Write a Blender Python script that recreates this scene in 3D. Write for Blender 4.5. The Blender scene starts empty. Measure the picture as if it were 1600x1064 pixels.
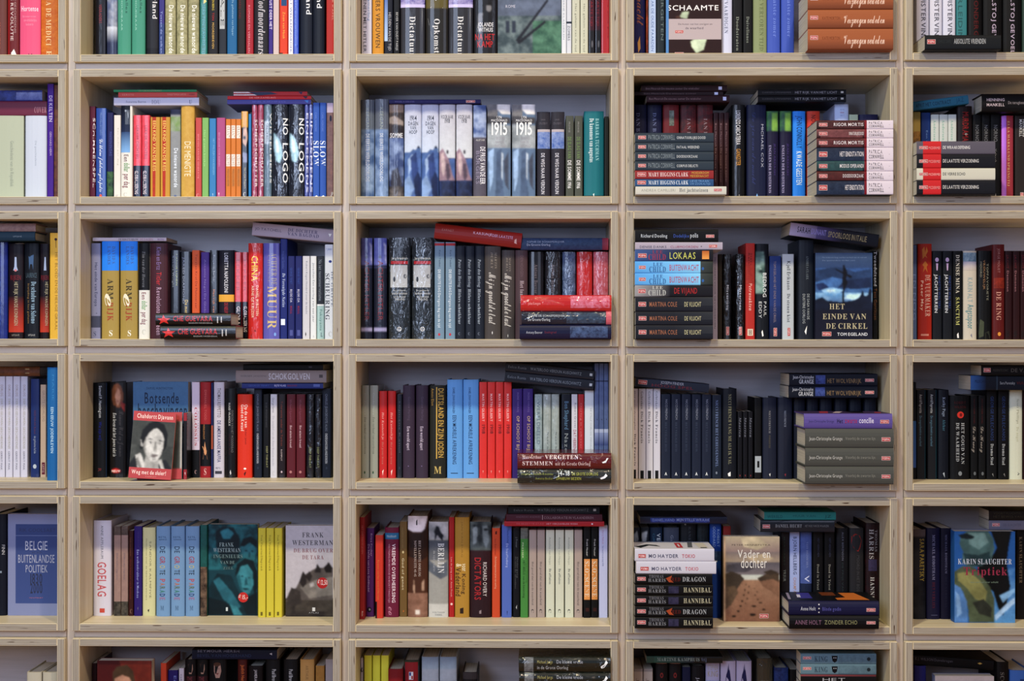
import bpy, math, random
import numpy as np
from mathutils import Matrix, Vector
random.seed(7)

# ------------------------------------------------------------------ camera
F_PX = 2429.0                      # focal length in pixels of a 1600 px wide frame
DIST = 3.4                         # camera to the front edges of the shelf boxes
YAW, PITCH, ROLL = -0.01685469, 0.00317323, 0.00089354
def _rot(v):
    c, s = math.cos(YAW), math.sin(YAW); v = (c*v[0]-s*v[1], s*v[0]+c*v[1], v[2])
    c, s = math.cos(PITCH), math.sin(PITCH); v = (v[0], c*v[1]+s*v[2], -s*v[1]+c*v[2])
    c, s = math.cos(ROLL), math.sin(ROLL); return (c*v[0]+s*v[2], v[1], -s*v[0]+c*v[2])
_e = [_rot(a) for a in ((1, 0, 0), (0, 1, 0), (0, 0, 1))]
RIGHT = Vector([_e[k][0] for k in range(3)]); FWD = Vector([_e[k][1] for k in range(3)]); UP = Vector([_e[k][2] for k in range(3)])
scene = bpy.context.scene
cam_data = bpy.data.cameras.new('camera'); cam = bpy.data.objects.new('camera', cam_data)
scene.collection.objects.link(cam); scene.camera = cam
cam_data.sensor_width = 36.0; cam_data.lens = 36.0*F_PX/1600.0
cam_data.clip_start = 0.1; cam_data.clip_end = 50
M3 = Matrix((RIGHT, UP, -FWD)).transposed().to_4x4()
cam.matrix_world = Matrix.Translation((0, -DIST, 0)) @ M3
def at(px, py, y):
    """a position measured in the photograph turned into metres, for something standing at depth y in its box"""
    d = RIGHT*(px-800) - UP*(py-532) + FWD*F_PX
    k = (y+DIST)/d.y
    return d.x*k, d.z*k
# ------------------------------------------------------------------ light
world = bpy.data.worlds.new('world'); scene.world = world; world.use_nodes = True
bg = world.node_tree.nodes['Background']; bg.inputs[0].default_value = (0.80, 0.78, 1.0, 1); bg.inputs[1].default_value = 0.17
def area(name, loc, target, sx, sy, power, col, spread=180):
    L = bpy.data.lights.new(name, 'AREA'); L.shape = 'RECTANGLE'; L.size = sx; L.size_y = sy; L.energy = power; L.color = col
    L.spread = math.radians(spread)
    o = bpy.data.objects.new(name, L); scene.collection.objects.link(o); o.location = loc
    o.rotation_euler = (Vector(target)-Vector(loc)).to_track_quat('-Z', 'Y').to_euler(); return o
area('shop_window', (-1.35, -3.9, 1.05), (-0.3, 0, 0.4), 1.3, 1.8, 104, (0.60, 0.72, 1.0))
area('shop_window', (1.6, -4.6, 1.0), (0.2, 0, 0.4), 0.8, 1.8, 19, (0.66, 0.74, 1.0))
area('ceiling_lamp', (-1.2, -3.4, 3.55), (-0.35, 0, 0.1), 0.30, 0.30, 134, (1.0, 0.90, 0.52))
area('ceiling_lamp', (1.3, -3.4, 3.55), (0.4, 0, 0.0), 0.30, 0.30, 103, (1.0, 0.78, 0.54))
vs = scene.view_settings
scene.display_settings.display_device = 'sRGB'
vs.view_transform = 'Standard'; vs.look = 'None'; vs.gamma = 1.0; vs.use_curve_mapping = False; vs.exposure = 0.0
scene.cycles.use_denoising = True
scene.cycles.max_bounces = 6

# ------------------------------------------------------------------ helpers
col = scene.collection
def lin(h):
    if len(h) == 3: h = h[0]*2+h[1]*2+h[2]*2
    return tuple((lambda c: c/12.92 if c <= .04045 else ((c+.055)/1.055)**2.4)(int(h[i:i+2], 16)/255) for i in (0, 2, 4))
def link(name, me, parent=None):
    o = bpy.data.objects.new(name, me); col.objects.link(o)
    if parent: o.parent = parent
    return o
def mesh(name, verts, faces, mats, fm=None):
    me = bpy.data.meshes.new(name); me.from_pydata(verts, [], faces)
    for m in mats: me.materials.append(m)
    if fm: me.polygons.foreach_set('material_index', fm)
    me.update(); return me
class NT:
    def __init__(s, name):
        s.m = bpy.data.materials.new(name); s.m.use_nodes = True; s.t = s.m.node_tree
        s.b = s.t.nodes['Principled BSDF']
    def n(s, typ, **kw):
        o = s.t.nodes.new(typ)
        for k, v in kw.items():
            if k.startswith('i_'): o.inputs[k[2:].replace('_', ' ')].default_value = v
            elif k[0] == 'n' and k[1:].isdigit(): o.inputs[int(k[1:])].default_value = v
            else: setattr(o, k, v)
        return o
    def l(s, a, b): s.t.links.new(a, b)
def ramp(nt, stops, src):
    r = nt.n('ShaderNodeValToRGB'); e = r.color_ramp.elements
    e[0].position, e[0].color = stops[0][0], stops[0][1]; e[1].position, e[1].color = stops[-1][0], stops[-1][1]
    for p, c in stops[1:-1]: x = e.new(p); x.color = c
    nt.l(src, r.inputs[0]); return r
def g4(h): return (*lin(h), 1)
def wood_face(name, axis, cols=('c0b08e', 'd6c8a8', 'e4d9be')):
    """birch veneer: fine grain along the given axis"""
    nt = NT(name); tc = nt.n('ShaderNodeTexCoord'); mp = nt.n('ShaderNodeMapping')
    sc = [38.0, 38.0, 38.0]; sc[axis] = 2.2; mp.inputs['Scale'].default_value = sc
    oi = nt.n('ShaderNodeObjectInfo'); ad = nt.n('ShaderNodeVectorMath', operation='MULTIPLY_ADD')
    ad.inputs[1].default_value = (7, 7, 7); nt.l(oi.outputs['Random'], ad.inputs[0]); nt.l(tc.outputs['Object'], ad.inputs[2])
    nt.l(ad.outputs[0], mp.inputs[0])
    no = nt.n('ShaderNodeTexNoise', i_Scale=1.0, i_Detail=8.0, i_Roughness=0.65, i_Distortion=0.4); nt.l(mp.outputs[0], no.inputs[0])
    r = ramp(nt, [(.25, g4(cols[0])), (.5, g4(cols[1])), (.75, g4(cols[2]))], no.outputs[0])
    nt.l(r.outputs[0], nt.b.inputs['Base Color']); nt.b.inputs['Roughness'].default_value = 0.42
    bp = nt.n('ShaderNodeBump', i_Strength=0.08, i_Distance=0.001); nt.l(no.outputs[0], bp.inputs['Height']); nt.l(bp.outputs[0], nt.b.inputs['Normal'])
    return nt.m
def ply_edge(name, across, along):
    """sawn plywood edge: nine thin plies with a few dark voids"""
    nt = NT(name); tc = nt.n('ShaderNodeTexCoord'); sx = nt.n('ShaderNodeSeparateXYZ'); nt.l(tc.outputs['Object'], sx.inputs[0])
    oi = nt.n('ShaderNodeObjectInfo')
    m1 = nt.n('ShaderNodeMath', operation='MULTIPLY_ADD'); m1.inputs[1].default_value = 2*math.pi/0.0036; nt.l(sx.outputs[across], m1.inputs[0])
    no = nt.n('ShaderNodeTexNoise', noise_dimensions='1D', i_Scale=5.0, i_Detail=2.0); ad = nt.n('ShaderNodeMath', operation='MULTIPLY_ADD')
    ad.inputs[1].default_value = 31.0; nt.l(oi.outputs['Random'], ad.inputs[0]); nt.l(sx.outputs[along], ad.inputs[2]); nt.l(ad.outputs[0], no.inputs['W'])
    nt.l(no.outputs[0], m1.inputs[2])
    si = nt.n('ShaderNodeMath', operation='SINE'); nt.l(m1.outputs[0], si.inputs[0])
    mp = nt.n('ShaderNodeMapping'); sc = [60.0]*3; sc['XYZ'.index(across)] = 700.0; sc['XYZ'.index(along)] = 9.0; mp.inputs['Scale'].default_value = sc
    va = nt.n('ShaderNodeVectorMath', operation='MULTIPLY_ADD'); va.inputs[1].default_value = (5, 5, 5)
    nt.l(oi.outputs['Random'], va.inputs[0]); nt.l(tc.outputs['Object'], va.inputs[2]); nt.l(va.outputs[0], mp.inputs[0])
    n2 = nt.n('ShaderNodeTexNoise', i_Scale=1.0, i_Detail=3.0, i_Roughness=0.6); nt.l(mp.outputs[0], n2.inputs[0])
    mr = nt.n('ShaderNodeMath', operation='MULTIPLY_ADD'); mr.inputs[1].default_value = 0.36; mr.inputs[2].default_value = 0.0
    nt.l(si.outputs[0], mr.inputs[0]); s2 = nt.n('ShaderNodeMath', operation='ADD'); nt.l(mr.outputs[0], s2.inputs[0]); nt.l(n2.outputs[0], s2.inputs[1])
    r = ramp(nt, [(.12, g4('766a5c')), (.42, g4('918879')), (.62, g4('a1998b')), (.95, g4('c0baac'))], s2.outputs[0])
    # dark voids
    mp3 = nt.n('ShaderNodeMapping'); sc = [20.0]*3; sc['XYZ'.index(across)] = 330.0; sc['XYZ'.index(along)] = 22.0; mp3.inputs['Scale'].default_value = sc
    nt.l(va.outputs[0], mp3.inputs[0]); n3 = nt.n('ShaderNodeTexNoise', i_Scale=1.0, i_Detail=1.0); nt.l(mp3.outputs[0], n3.inputs[0])
    r3 = ramp(nt, [(.70, (0, 0, 0, 1)), (.74, (1, 1, 1, 1))], n3.outputs[0])
    mx = nt.n('ShaderNodeMix', data_type='RGBA'); nt.l(r3.outputs[0], mx.inputs[0]); nt.l(r.outputs[0], mx.inputs[6]); mx.inputs[7].default_value = g4('4a3626')
    nt.l(mx.outputs[2], nt.b.inputs['Base Color']); nt.b.inputs['Roughness'].default_value = 0.6
    bp = nt.n('ShaderNodeBump', i_Strength=0.15, i_Distance=0.0006); nt.l(s2.outputs[0], bp.inputs['Height']); nt.l(bp.outputs[0], nt.b.inputs['Normal'])
    return nt.m
WX, WY, WZ = wood_face('birch_veneer_along_x', 0), wood_face('birch_veneer_along_y', 1), wood_face('birch_veneer_along_z', 2)
FX, FZ = wood_face('filler_strip_along_x', 0, ('a39485', 'b3a69a', 'c0b5aa')), wood_face('filler_strip_along_z', 2, ('a39485', 'b3a69a', 'c0b5aa'))
EV, EH = ply_edge('ply_edge_upright', 'X', 'Z'), ply_edge('ply_edge_level', 'Z', 'X')
def print_mat(name, rough, coat, bump):
    """printed card: the ink is read from the face colours, photographs get a mottled second ink, some wrapped spines painted reflections"""
    nt = NT(name)
    a = nt.n('ShaderNodeAttribute', attribute_name='Ink'); b = nt.n('ShaderNodeAttribute', attribute_name='Inktwo'); c = nt.n('ShaderNodeAttribute', attribute_name='Mottle')
    tc = nt.n('ShaderNodeTexCoord'); oi = nt.n('ShaderNodeObjectInfo'); va = nt.n('ShaderNodeVectorMath', operation='ADD')
    nt.l(tc.outputs['Object'], va.inputs[0])
    nt.l(c.outputs['Color'], va.inputs[1])
    no = nt.n('ShaderNodeTexNoise', i_Scale=85.0, i_Detail=7.0, i_Roughness=0.72, i_Distortion=0.3); nt.l(va.outputs[0], no.inputs[0])
    r = ramp(nt, [(.34, (0, 0, 0, 1)), (.66, (1, 1, 1, 1))], no.outputs[0])
    mu = nt.n('ShaderNodeMath', operation='MULTIPLY'); nt.l(r.outputs[0], mu.inputs[0]); nt.l(b.outputs['Alpha'], mu.inputs[1])
    mx = nt.n('ShaderNodeMix', data_type='RGBA'); nt.l(mu.outputs[0], mx.inputs[0]); nt.l(a.outputs['Color'], mx.inputs[6]); nt.l(b.outputs['Color'], mx.inputs[7])
    nt.l(mx.outputs[2], nt.b.inputs['Base Color']); nt.b.inputs['Roughness'].default_value = rough; nt.b.inputs['Specular IOR Level'].default_value = 0.16
    nt.b.inputs['Coat Weight'].default_value = coat; nt.b.inputs['Coat Roughness'].default_value = 0.07 if bump > .5 else 0.09
    if bump:
        mp = nt.n('ShaderNodeMapping'); mp.inputs['Scale'].default_value = (70, 70, 26); nt.l(va.outputs[0], mp.inputs[0])
        n2 = nt.n('ShaderNodeTexNoise', i_Scale=1.0, i_Detail=3.0, i_Roughness=0.5, i_Distortion=1.2); nt.l(mp.outputs[0], n2.inputs[0])
        bp = nt.n('ShaderNodeBump', i_Strength=bump, i_Distance=0.004); nt.l(n2.outputs[0], bp.inputs['Height'])
        nt.l(bp.outputs[0], nt.b.inputs['Coat Normal']); 
    return nt.m
CARD = {'m': print_mat('matte_card', 0.5, 0.0, 0), 'g': print_mat('glossy_card', 0.4, 0.35, 0.05), 'w': print_mat('shrink_wrapped_card', 0.35, 1.0, 1.0)}
def page_mat():
    nt = NT('page_edges'); tc = nt.n('ShaderNodeTexCoord'); mp = nt.n('ShaderNodeMapping'); mp.inputs['Scale'].default_value = (2200, 6, 6)
    nt.l(tc.outputs['Object'], mp.inputs[0]); no = nt.n('ShaderNodeTexNoise', i_Scale=1.0, i_Detail=2.0); nt.l(mp.outputs[0], no.inputs[0])
    r = ramp(nt, [(.3, g4('a09a8c')), (.6, g4('d0cabb'))], no.outputs[0]); nt.l(r.outputs[0], nt.b.inputs['Base Color']); nt.b.inputs['Roughness'].default_value = 0.9
    return nt.m
PAGE = page_mat()

# ------------------------------------------------------------------ the bookcase
IW, IH, GX, GZ, X0, Z0, T, DEEP = 0.55816881, 0.2636429, 0.04954281, 0.0491538, -0.39916175, -0.29930093, 0.0163, 0.262
ROWS = ('top row', 'second row', 'third row', 'fourth row', 'fifth row', 'bottom row')
COLS = ('far left column', 'second column', 'middle column', 'fourth column', 'far right column')
def cell(r, c): return X0+(c-2)*(IW+GX), Z0-(r-3)*(IH+GZ)
def box_mesh(name, sx, sy, sz, mats, chamfer=0.0011):
    """board centred on its origin with softened arrises; mats = (side faces, front edge)"""
    h = (sx/2, sy/2, sz/2); c = chamfer; vs = []; idx = {}
    for ax in range(3):
        for s in (-1, 1):
            o = [i for i in range(3) if i != ax]
            for a, b in ((-1, -1), (1, -1), (1, 1), (-1, 1)):
                v = [0, 0, 0]; v[ax] = s*h[ax]; v[o[0]] = a*(h[o[0]]-c); v[o[1]] = b*(h[o[1]]-c)
                idx[(ax, s, a, b)] = len(vs); vs.append(tuple(v))
    fs = []; fm = []
    for ax in range(3):
        for s in (-1, 1):
            q = [idx[(ax, s, a, b)] for a, b in ((-1, -1), (1, -1), (1, 1), (-1, 1))]
            if (s > 0) == (ax == 1): q.reverse()
            fs.append(q); fm.append(1 if ax == 1 else 0)
    def V(sg, ax):
        o = [i for i in range(3) if i != ax]; return idx[(ax, sg[ax], sg[o[0]], sg[o[1]])]
    for ax in range(3):
        o = [i for i in range(3) if i != ax]
        for a in (-1, 1):
            for b in (-1, 1):
                p = [0, 0, 0]; p[o[0]] = a; p[o[1]] = b; m, n = list(p), list(p); m[ax] = -1; n[ax] = 1
                fs.append([V(m, o[0]), V(n, o[0]), V(n, o[1]), V(m, o[1])]); fm.append(0)
    for a in (-1, 1):
        for b in (-1, 1):
            for d in (-1, 1): fs.append([V((a, b, d), 0), V((a, b, d), 1), V((a, b, d), 2)]); fm.append(1)
    me = mesh(name, vs, fs, mats, fm); return me
M_SIDE = box_mesh('side_panel', T, DEEP, IH+2*T, (WZ, EV))
M_LEVEL = box_mesh('level_panel', IW, DEEP, T, (WX, EH))
BK = wood_face('cool_light_back_board', 0, ('98959e', 'aba8b2', 'b9b6c0'))  # lavender grey stands for cool window light, painted into the board colour
M_BACK = box_mesh('back_panel', IW, 0.006, IH, (BK, BK))
for r in range(6):
    for c in range(5):
        x, z = cell(r, c)
        e = bpy.data.objects.new('shelf_box', None); col.objects.link(e); e.location = (x+IW/2, 0, z-T); e.empty_display_size = .05
        e['label'] = f'open birch plywood shelf box with layered edges, {ROWS[r]}, {COLS[c]}'; e['category'] = 'shelf'; e['group'] = 'plywood shelf boxes of the bookcase'
        for nm, me, loc in (('side_panel', M_SIDE, (-(IW+T)/2, DEEP/2, IH/2+T)), ('side_panel', M_SIDE, ((IW+T)/2, DEEP/2, IH/2+T)),
                            ('bottom_panel', M_LEVEL, (0, DEEP/2, T/2)), ('top_panel', M_LEVEL, (0, DEEP/2, IH+1.5*T)), ('back_panel', M_BACK, (0, DEEP-.003, IH/2+T))):
            o = link(nm, me, e); o.location = loc
zb, zt = cell(5, 0)[1]-T, cell(0, 0)[1]+IH+T
n_t = 0
gw = GX-2*T; gh = GZ-2*T
for c in range(4):
    x = cell(0, c)[0]+IW+T; n_t += 1
    o = link(f'trim_{n_t}', box_mesh('upright_filler', gw-.0006, 0.016, zt-zb, (FZ, FZ))); o.location = (x+gw/2, 0.026, (zt+zb)/2); o['kind'] = 'structure'
for r in range(5):
    z = cell(r, 0)[1]-T
    for c in range(5):
        x = cell(r, c)[0]-T; n_t += 1
        o = link(f'trim_{n_t}', box_mesh('level_filler', IW+2*T-.0006, 0.016, gh-.0006, (FX, FX))); o.location = (x+IW/2+T, 0.024, z-gh/2); o['kind'] = 'structure'
def plain(name, h):
    nt = NT(name); no = nt.n('ShaderNodeTexNoise', i_Scale=6.0, i_Detail=5.0); r = ramp(nt, [(.3, g4(h)), (.8, tuple(min(1, v*1.12) for v in g4(h)))], no.outputs[0])
    nt.l(r.outputs[0], nt.b.inputs['Base Color']); nt.b.inputs['Roughness'].default_value = .8; return nt.m
xl, xr = cell(0, 0)[0]-T, cell(0, 4)[0]+IW+T
o = link('wall_back', box_mesh('wall', xr-xl+1.2, 0.1, 3.4, (plain('wall_paint', 'cfc8c0'),)*2)); o.location = ((xl+xr)/2, DEEP+.06, .35); o['kind'] = 'structure'
o = link('floor', box_mesh('floor', xr-xl+3, 7.0, 0.05, (plain('floor_finish', '9a7048'),)*2)); o.location = ((xl+xr)/2, -3.2, zb-.0255); o['kind'] = 'structure'

# ------------------------------------------------------------------ glyphs
STY = {'t': (None, 0.0), 'b': (None, 0.012), 's': (0x1D400, -0.003), 'i': (0x1D400, -0.004), 'c': (0x1D4D0, 0.0), 'm': (None, 0.01)}
def mapped(st, ch):
    base = STY[st][0]
    if base and ch.isascii() and ch.isalpha():
        return chr(base+(ord(ch)-65 if ch.isupper() else 26+ord(ch)-97))
    return ch
GLY = {}
def make_glyphs(need):
    """one text object per style with one letter per line; its mesh is cut apart by line"""
    LS = 4.0; obs = []
    ital = {ch for s, ch in need if s == 'i'}; need = {(s, ch) for s, ch in need if s != 'i'} | {('s', ch) for ch in ital}
    for st in sorted({s for s, _ in need}):
        chars = sorted(ch for s, ch in need if s == st and ch != ' ')
        cu = bpy.data.curves.new('letters', 'FONT'); cu.body = '\n'.join(mapped(st, ch) for ch in chars); cu.space_line = LS
        cu.resolution_u = 2; cu.fill_mode = 'FRONT'; cu.offset = STY[st][1]
        o = bpy.data.objects.new('letters', cu); col.objects.link(o); obs.append((st, chars, o, cu)); GLY[(st, ' ')] = ([], [], .25)
    dg = bpy.context.evaluated_depsgraph_get()
    for st, chars, o, cu in obs:
        ev = o.evaluated_get(dg); me = ev.to_mesh()
        vs = [tuple(v.co) for v in me.vertices]; fs = [tuple(p.vertices) for p in me.polygons]
        ev.to_mesh_clear()
        per = {}
        for f in fs: per.setdefault(round(-(sum(vs[i][1] for i in f)/len(f)-.35)/LS), []).append(f)
        for n, ch in enumerate(chars):
            F = per.get(n, []); ids = sorted({i for f in F for i in f}); loc = {i: k for k, i in enumerate(ids)}
            if not ids: continue
            P = [vs[i] for i in ids]; a = min(v[0] for v in P); b = max(v[0] for v in P); sb = .03 if st == 'c' else .11
            GLY[(st, ch)] = ([(v[0]-a+sb*.6, v[1]+n*LS) for v in P], [tuple(loc[i] for i in f) for f in F], b-a+sb*1.2)
    GLY[('i', ' ')] = ([], [], .25)
    for ch in ital:                      # italics: the serif letters, slanted
        g = GLY.get(('s', ch))
        if g: GLY[('i', ch)] = ([(x+y*.22, y) for x, y in g[0]], g[1], g[2])
    for st, chars, o, cu in obs:
        bpy.data.objects.remove(o); bpy.data.curves.remove(cu)

# ------------------------------------------------------------------ a book
def tone(c):
    L = .2126*c[0]+.7152*c[1]+.0722*c[2]
    return tuple(min(.95, 1.15*(k*.87+L*.13)**1.30) for k in c)
class Ink:
    """a mesh under construction with its ink colours"""
    def __init__(s): s.v = []; s.f = []; s.c = []; s.d = []
    def poly(s, pts, col1, col2=None, mott=0.0):
        i = len(s.v); s.v += pts; s.f.append(tuple(range(i, i+len(pts))))
        cs = col1 if isinstance(col1, list) else [col1]*len(pts); s.c += cs; s.d += [(*(col2 or cs[0]), mott)]*len(pts)
    def tris(s, pts, faces, c):
        i = len(s.v); s.v += pts; s.c += [c]*len(pts); s.d += [(*c, 0.0)]*len(pts); s.f += [tuple(i+k for k in f) for f in faces]
    def obj(s, name, parent, mat, seed):
        if not s.f: return None
        me = mesh(name, s.v, s.f, (mat,))
        a = me.attributes.new('Ink', 'FLOAT_COLOR', 'POINT'); a.data.foreach_set('color', [x for c in s.c for x in (*tone(c), 1.0)])
        a = me.attributes.new('Inktwo', 'FLOAT_COLOR', 'POINT'); a.data.foreach_set('color', [x for c in s.d for x in (*tone(c[:3]), c[3])])
        a = me.attributes.new('Mottle', 'FLOAT_COLOR', 'POINT'); a.data.foreach_set('color', [seed, seed*.7, seed*.3, 1.0]*len(s.v))
        return link(name, me, parent)
SM = [-1, -.96, -.86, -.6, -.25, .25, .6, .86, .96, 1]
def prof(s, bulge, rad): return -bulge*(1-s*s) + rad*abs(s)**14 - rad*0
CUTS = sorted({(s+1)/2 for s in SM[1:-1]} | {.5-.06, .5+.06})
def clip_axis(poly, ax, v, sg):
    out = []; n = len(poly)
    for i in range(n):
        a, b = poly[i], poly[(i+1) % n]; da, db = sg*(a[ax]-v), sg*(b[ax]-v)
        if da >= 0: out.append(a)
        if (da > 0 > db) or (da < 0 < db):
            k = da/(da-db); out.append((a[0]+(b[0]-a[0])*k, a[1]+(b[1]-a[1])*k))
    return out
def picture(ink, items, base, w, h, place):
    """a soft printed photograph: shapes are laid over each other on a fine grid and blurred a little; glare on the no logo spines is painted in too"""
    nx, ny = max(20, int(w/.0014)), max(20, int(h/.0014))
    X, Y = np.meshgrid(np.linspace(0, 1, nx+1), np.linspace(0, 1, ny+1))
    C = np.ones(X.shape+(3,))*np.array(base); G = np.full(X.shape, .22)
    rs = np.random.RandomState(nx*131+ny); N = np.zeros(X.shape)
    for cs, am in ((14, .5), (6, .3), (2.5, .2)):          # cloudy tone, three sizes
        g = rs.rand(int(ny/cs)+3, int(nx/cs)+3); yy, xx = Y*ny/cs, X*nx/cs; j, i = yy.astype(int), xx.astype(int); fy, fx = yy-j, xx-i
        fy, fx = fy*fy*(3-2*fy), fx*fx*(3-2*fx)
        N += am*((g[j, i]*(1-fx)+g[j, i+1]*fx)*(1-fy)+(g[j+1, i]*(1-fx)+g[j+1, i+1]*fx)*fy)
    N = np.clip((N-.5)*2.6+.5, 0, 1)[..., None]
    for it in items:
        k = it[0]
        if k == 'g':
            P = it[2]; m = np.zeros(X.shape, bool)
            for (x0, y0), (x1, y1) in zip(P, P[1:]+P[:1]):
                if y0 == y1: continue
                m ^= ((y0 > Y) != (y1 > Y)) & (X < (x1-x0)*(Y-y0)/(y1-y0)+x0)
            C[m] = (np.array(it[1])*(.82+.36*N))[m]
        elif k == 'o':
            m = ((X-it[1])*w/it[3])**2+((Y-it[2])*h/it[4])**2 < 1; C[m] = it[5]
        else:
            m = (X >= it[1]) & (X <= it[2]) & (Y >= it[3]) & (Y <= it[4]); c0 = np.array(it[5])
            if k in 'pr':
                f = ((Y if k == 'p' else X)-it[3 if k == 'p' else 1])/max(1e-6, (it[4]-it[3]) if k == 'p' else (it[2]-it[1]))
                c = c0+(np.array(it[6])-c0)*f[..., None]
            else:
                c1 = np.array(it[8]) if k == 'Q' else c0
                f = (Y-it[3])/max(1e-6, it[4]-it[3]); a_ = .9*it[7]; c = (c0+(c1-c0)*f[..., None])*(1-N*a_)+np.array(it[6])*N*a_; G[m] = .35
            C[m] = c[m]
    ker = np.array([.06, .24, .40, .24, .06])
    for ax in (0, 1):
        pad = [(0, 0)]*3; pad[ax] = (2, 2); Q = np.pad(C, pad, mode='edge')
        C = sum(kk*np.take(Q, range(j, j+C.shape[ax]), axis=ax) for j, kk in enumerate(ker))
    i0 = len(ink.v)
    for j in range(ny+1):
        for i in range(nx+1):
            c = tuple(C[j, i]); ink.v.append(place(i/nx, j/ny)); ink.c.append(c); ink.d.append((c[0]*.45, c[1]*.45, c[2]*.45, float(G[j, i])))
    for j in range(ny):
        for i in range(nx): q = i0+j*(nx+1)+i; ink.f.append((q, q+1, q+nx+2, q+nx+1))
def make_book(root, t, w, h, base, base2, mott, hard, gloss, items, kind, seed, sharp=False, photo=False):
    bulge = min(.0050, t*.16) if gloss == 'w' else min(.0035, t*.12) if hard else min(.0006, t*.03); rad = min(.0016, t*.12)
    th = .0022 if hard else .0006; mat = CARD[gloss]
    # cover: one bent sheet, spine towards -Y
    P = [(s*t/2, prof(s, bulge, rad)) for s in SM]
    outer = [(-t/2, w)]+P+[(t/2, w)]
    inner = [(-t/2+th, w)]+[(s*(t/2-th), prof(s, bulge*.7, rad)+th*1.2) for s in SM]+[(t/2-th, w)]
    n = len(outer); ink = Ink(); c = base
    V = [(x, y, z) for z in (0, h) for x, y in outer]+[(x, y, z) for z in (0, h) for x, y in inner]
    Fc = []
    for i in range(n-1):
        Fc.append((i, i+1, n+i+1, n+i)); Fc.append((2*n+i+1, 2*n+i, 3*n+i, 3*n+i+1))
        Fc.append((i+1, i, 2*n+i, 2*n+i+1)); Fc.append((n+i, n+i+1, 3*n+i+1, 3*n+i))
    Fc += [(0, n, 3*n, 2*n), (n-1, 3*n-1, 4*n-1, 2*n-1)]
    ink.v = V; ink.f = Fc; ink.c = [c]*len(V); ink.d = [(*base2, mott)]*len(V)
    ink.obj('cover', root, mat, seed)
    e = .003 if hard else .0006; y0 = th*1.3+.001+bulge*.2; y1 = w-(.004 if hard else .0008); x = t/2-th-.0001
    k = [(-x, y0, e), (x, y0, e), (x, y1, e), (-x, y1, e), (-x, y0, h-e), (x, y0, h-e), (x, y1, h-e), (-x, y1, h-e), (0, y1-.0012 if hard else y1, e), (0, y1-.0012 if hard else y1, h-e)]
    link('page_block', mesh('pages', k, [(0, 3, 8, 2, 1), (4, 5, 6, 9, 7), (0, 1, 5, 4), (1, 2, 6, 5), (2, 8, 9, 6), (8, 3, 7, 9), (3, 0, 4, 7)], (PAGE,)), root)
    if not items: return
    lay = [0]
    def place(ix, iy):
        off = .00022+lay[0]*.00005
        if kind == 'F': return (t/2+off, ix*w, h*(1-iy))
        if kind == 'U': s = 2*ix-1; z = h*(1-iy)
        else: s = 1-2*iy; z = h*(1-ix)
        q = max(0, min(1, (s+1)/2))
        for a, b in zip(SM, SM[1:]):
            if a <= s <= b: k = (s-a)/(b-a); y = prof(a, bulge, rad)*(1-k)+prof(b, bulge, rad)*k; break
        else: y = prof(1, bulge, rad)
        return (s*t/2, y-off, z)
    faceW, faceH = (w, h) if kind == 'F' else ((t, h) if kind == 'U' else (h, t))
    layers = {}
    def I(name): return layers.setdefault(name, Ink())
    texts = []
    def panel(I_, x0, x1, y0, y1, cs, c2=None, mott=0):
        """cs: colours at (x0,y0),(x1,y0),(x1,y1),(x0,y1)"""
        def mixc(a, b, k): return tuple(p*(1-k)+q*k for p, q in zip(a, b))
        xs, ys = [x0, x1], [y0, y1]
        if kind == 'U': xs = [x0]+[(s+1)/2 for s in SM if x0+.001 < (s+1)/2 < x1-.001]+[x1]
        if kind == 'L': ys = [y0]+[(1-s)/2 for s in SM[::-1] if y0+.001 < (1-s)/2 < y1-.001]+[y1]
        for a, b in zip(xs, xs[1:]):
            for c_, d in zip(ys, ys[1:]):
                def cc(X, Y):
                    u = (X-x0)/(x1-x0); v = (Y-y0)/(y1-y0)
                    return mixc(mixc(cs[0], cs[1], u), mixc(cs[3], cs[2], u), v)
                I_.poly([place(a, c_), place(b, c_), place(b, d), place(a, d)], [cc(a, c_), cc(b, c_), cc(b, d), cc(a, d)], c2, mott)
    def text(I_, st, horiz, x0, x1, y0, y1, c, s):
        # the text fills its rectangle; capitals' height spans it
        pen = 0; runs = []
        for ch in s:
            g = GLY.get((st, ch))
            if not g: continue
            runs.append((pen, g)); pen += g[2]
        if not pen: return
        low = all(q.islower() or not q.isalpha() for q in s); cap = .53 if low and st != 'm' else .70
        for p0, g in runs:
            if not g[1]: continue
            p2 = []
            for gx, gy in g[0]:
                a = (p0+gx)/pen; b = gy/cap
                if horiz: p2.append((x0+(x1-x0)*a, y1-(y1-y0)*b))
                else: p2.append((x0+(x1-x0)*b, y0+(y1-y0)*a))
            if bulge > .0008 and kind != 'F':      # wrap the letter round the curved spine: cut it where the spine bends
                ax = 0 if kind == 'U' else 1; va = [p[ax] for p in p2]; lo_, hi_ = min(va), max(va)
                cuts = [q for q in CUTS if lo_+1e-5 < q < hi_-1e-5]
                if cuts:
                    ed = [lo_-1]+cuts+[hi_+1]
                    for f in g[1]:
                        tri = [p2[i] for i in f]
                        for e0, e1 in zip(ed, ed[1:]):
                            poly = clip_axis(clip_axis(tri, ax, e0, 1), ax, e1, -1)
                            if len(poly) > 2: I_.poly([place(*q) for q in poly], c)
                    continue
            I_.tris([place(*q) for q in p2], g[1], c)
    best = None
    if kind == 'F' or photo:
        soft_kinds = 'gqQor' if sharp else 'gqQorp'
        pic = [it for it in items if it[0] in soft_kinds]; items = [it for it in items if it[0] not in soft_kinds]
        if pic:
            picture(I('printed_picture'), pic, base, faceW, faceH, lambda a, b: place(a, b)); lay[0] += 1
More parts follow.
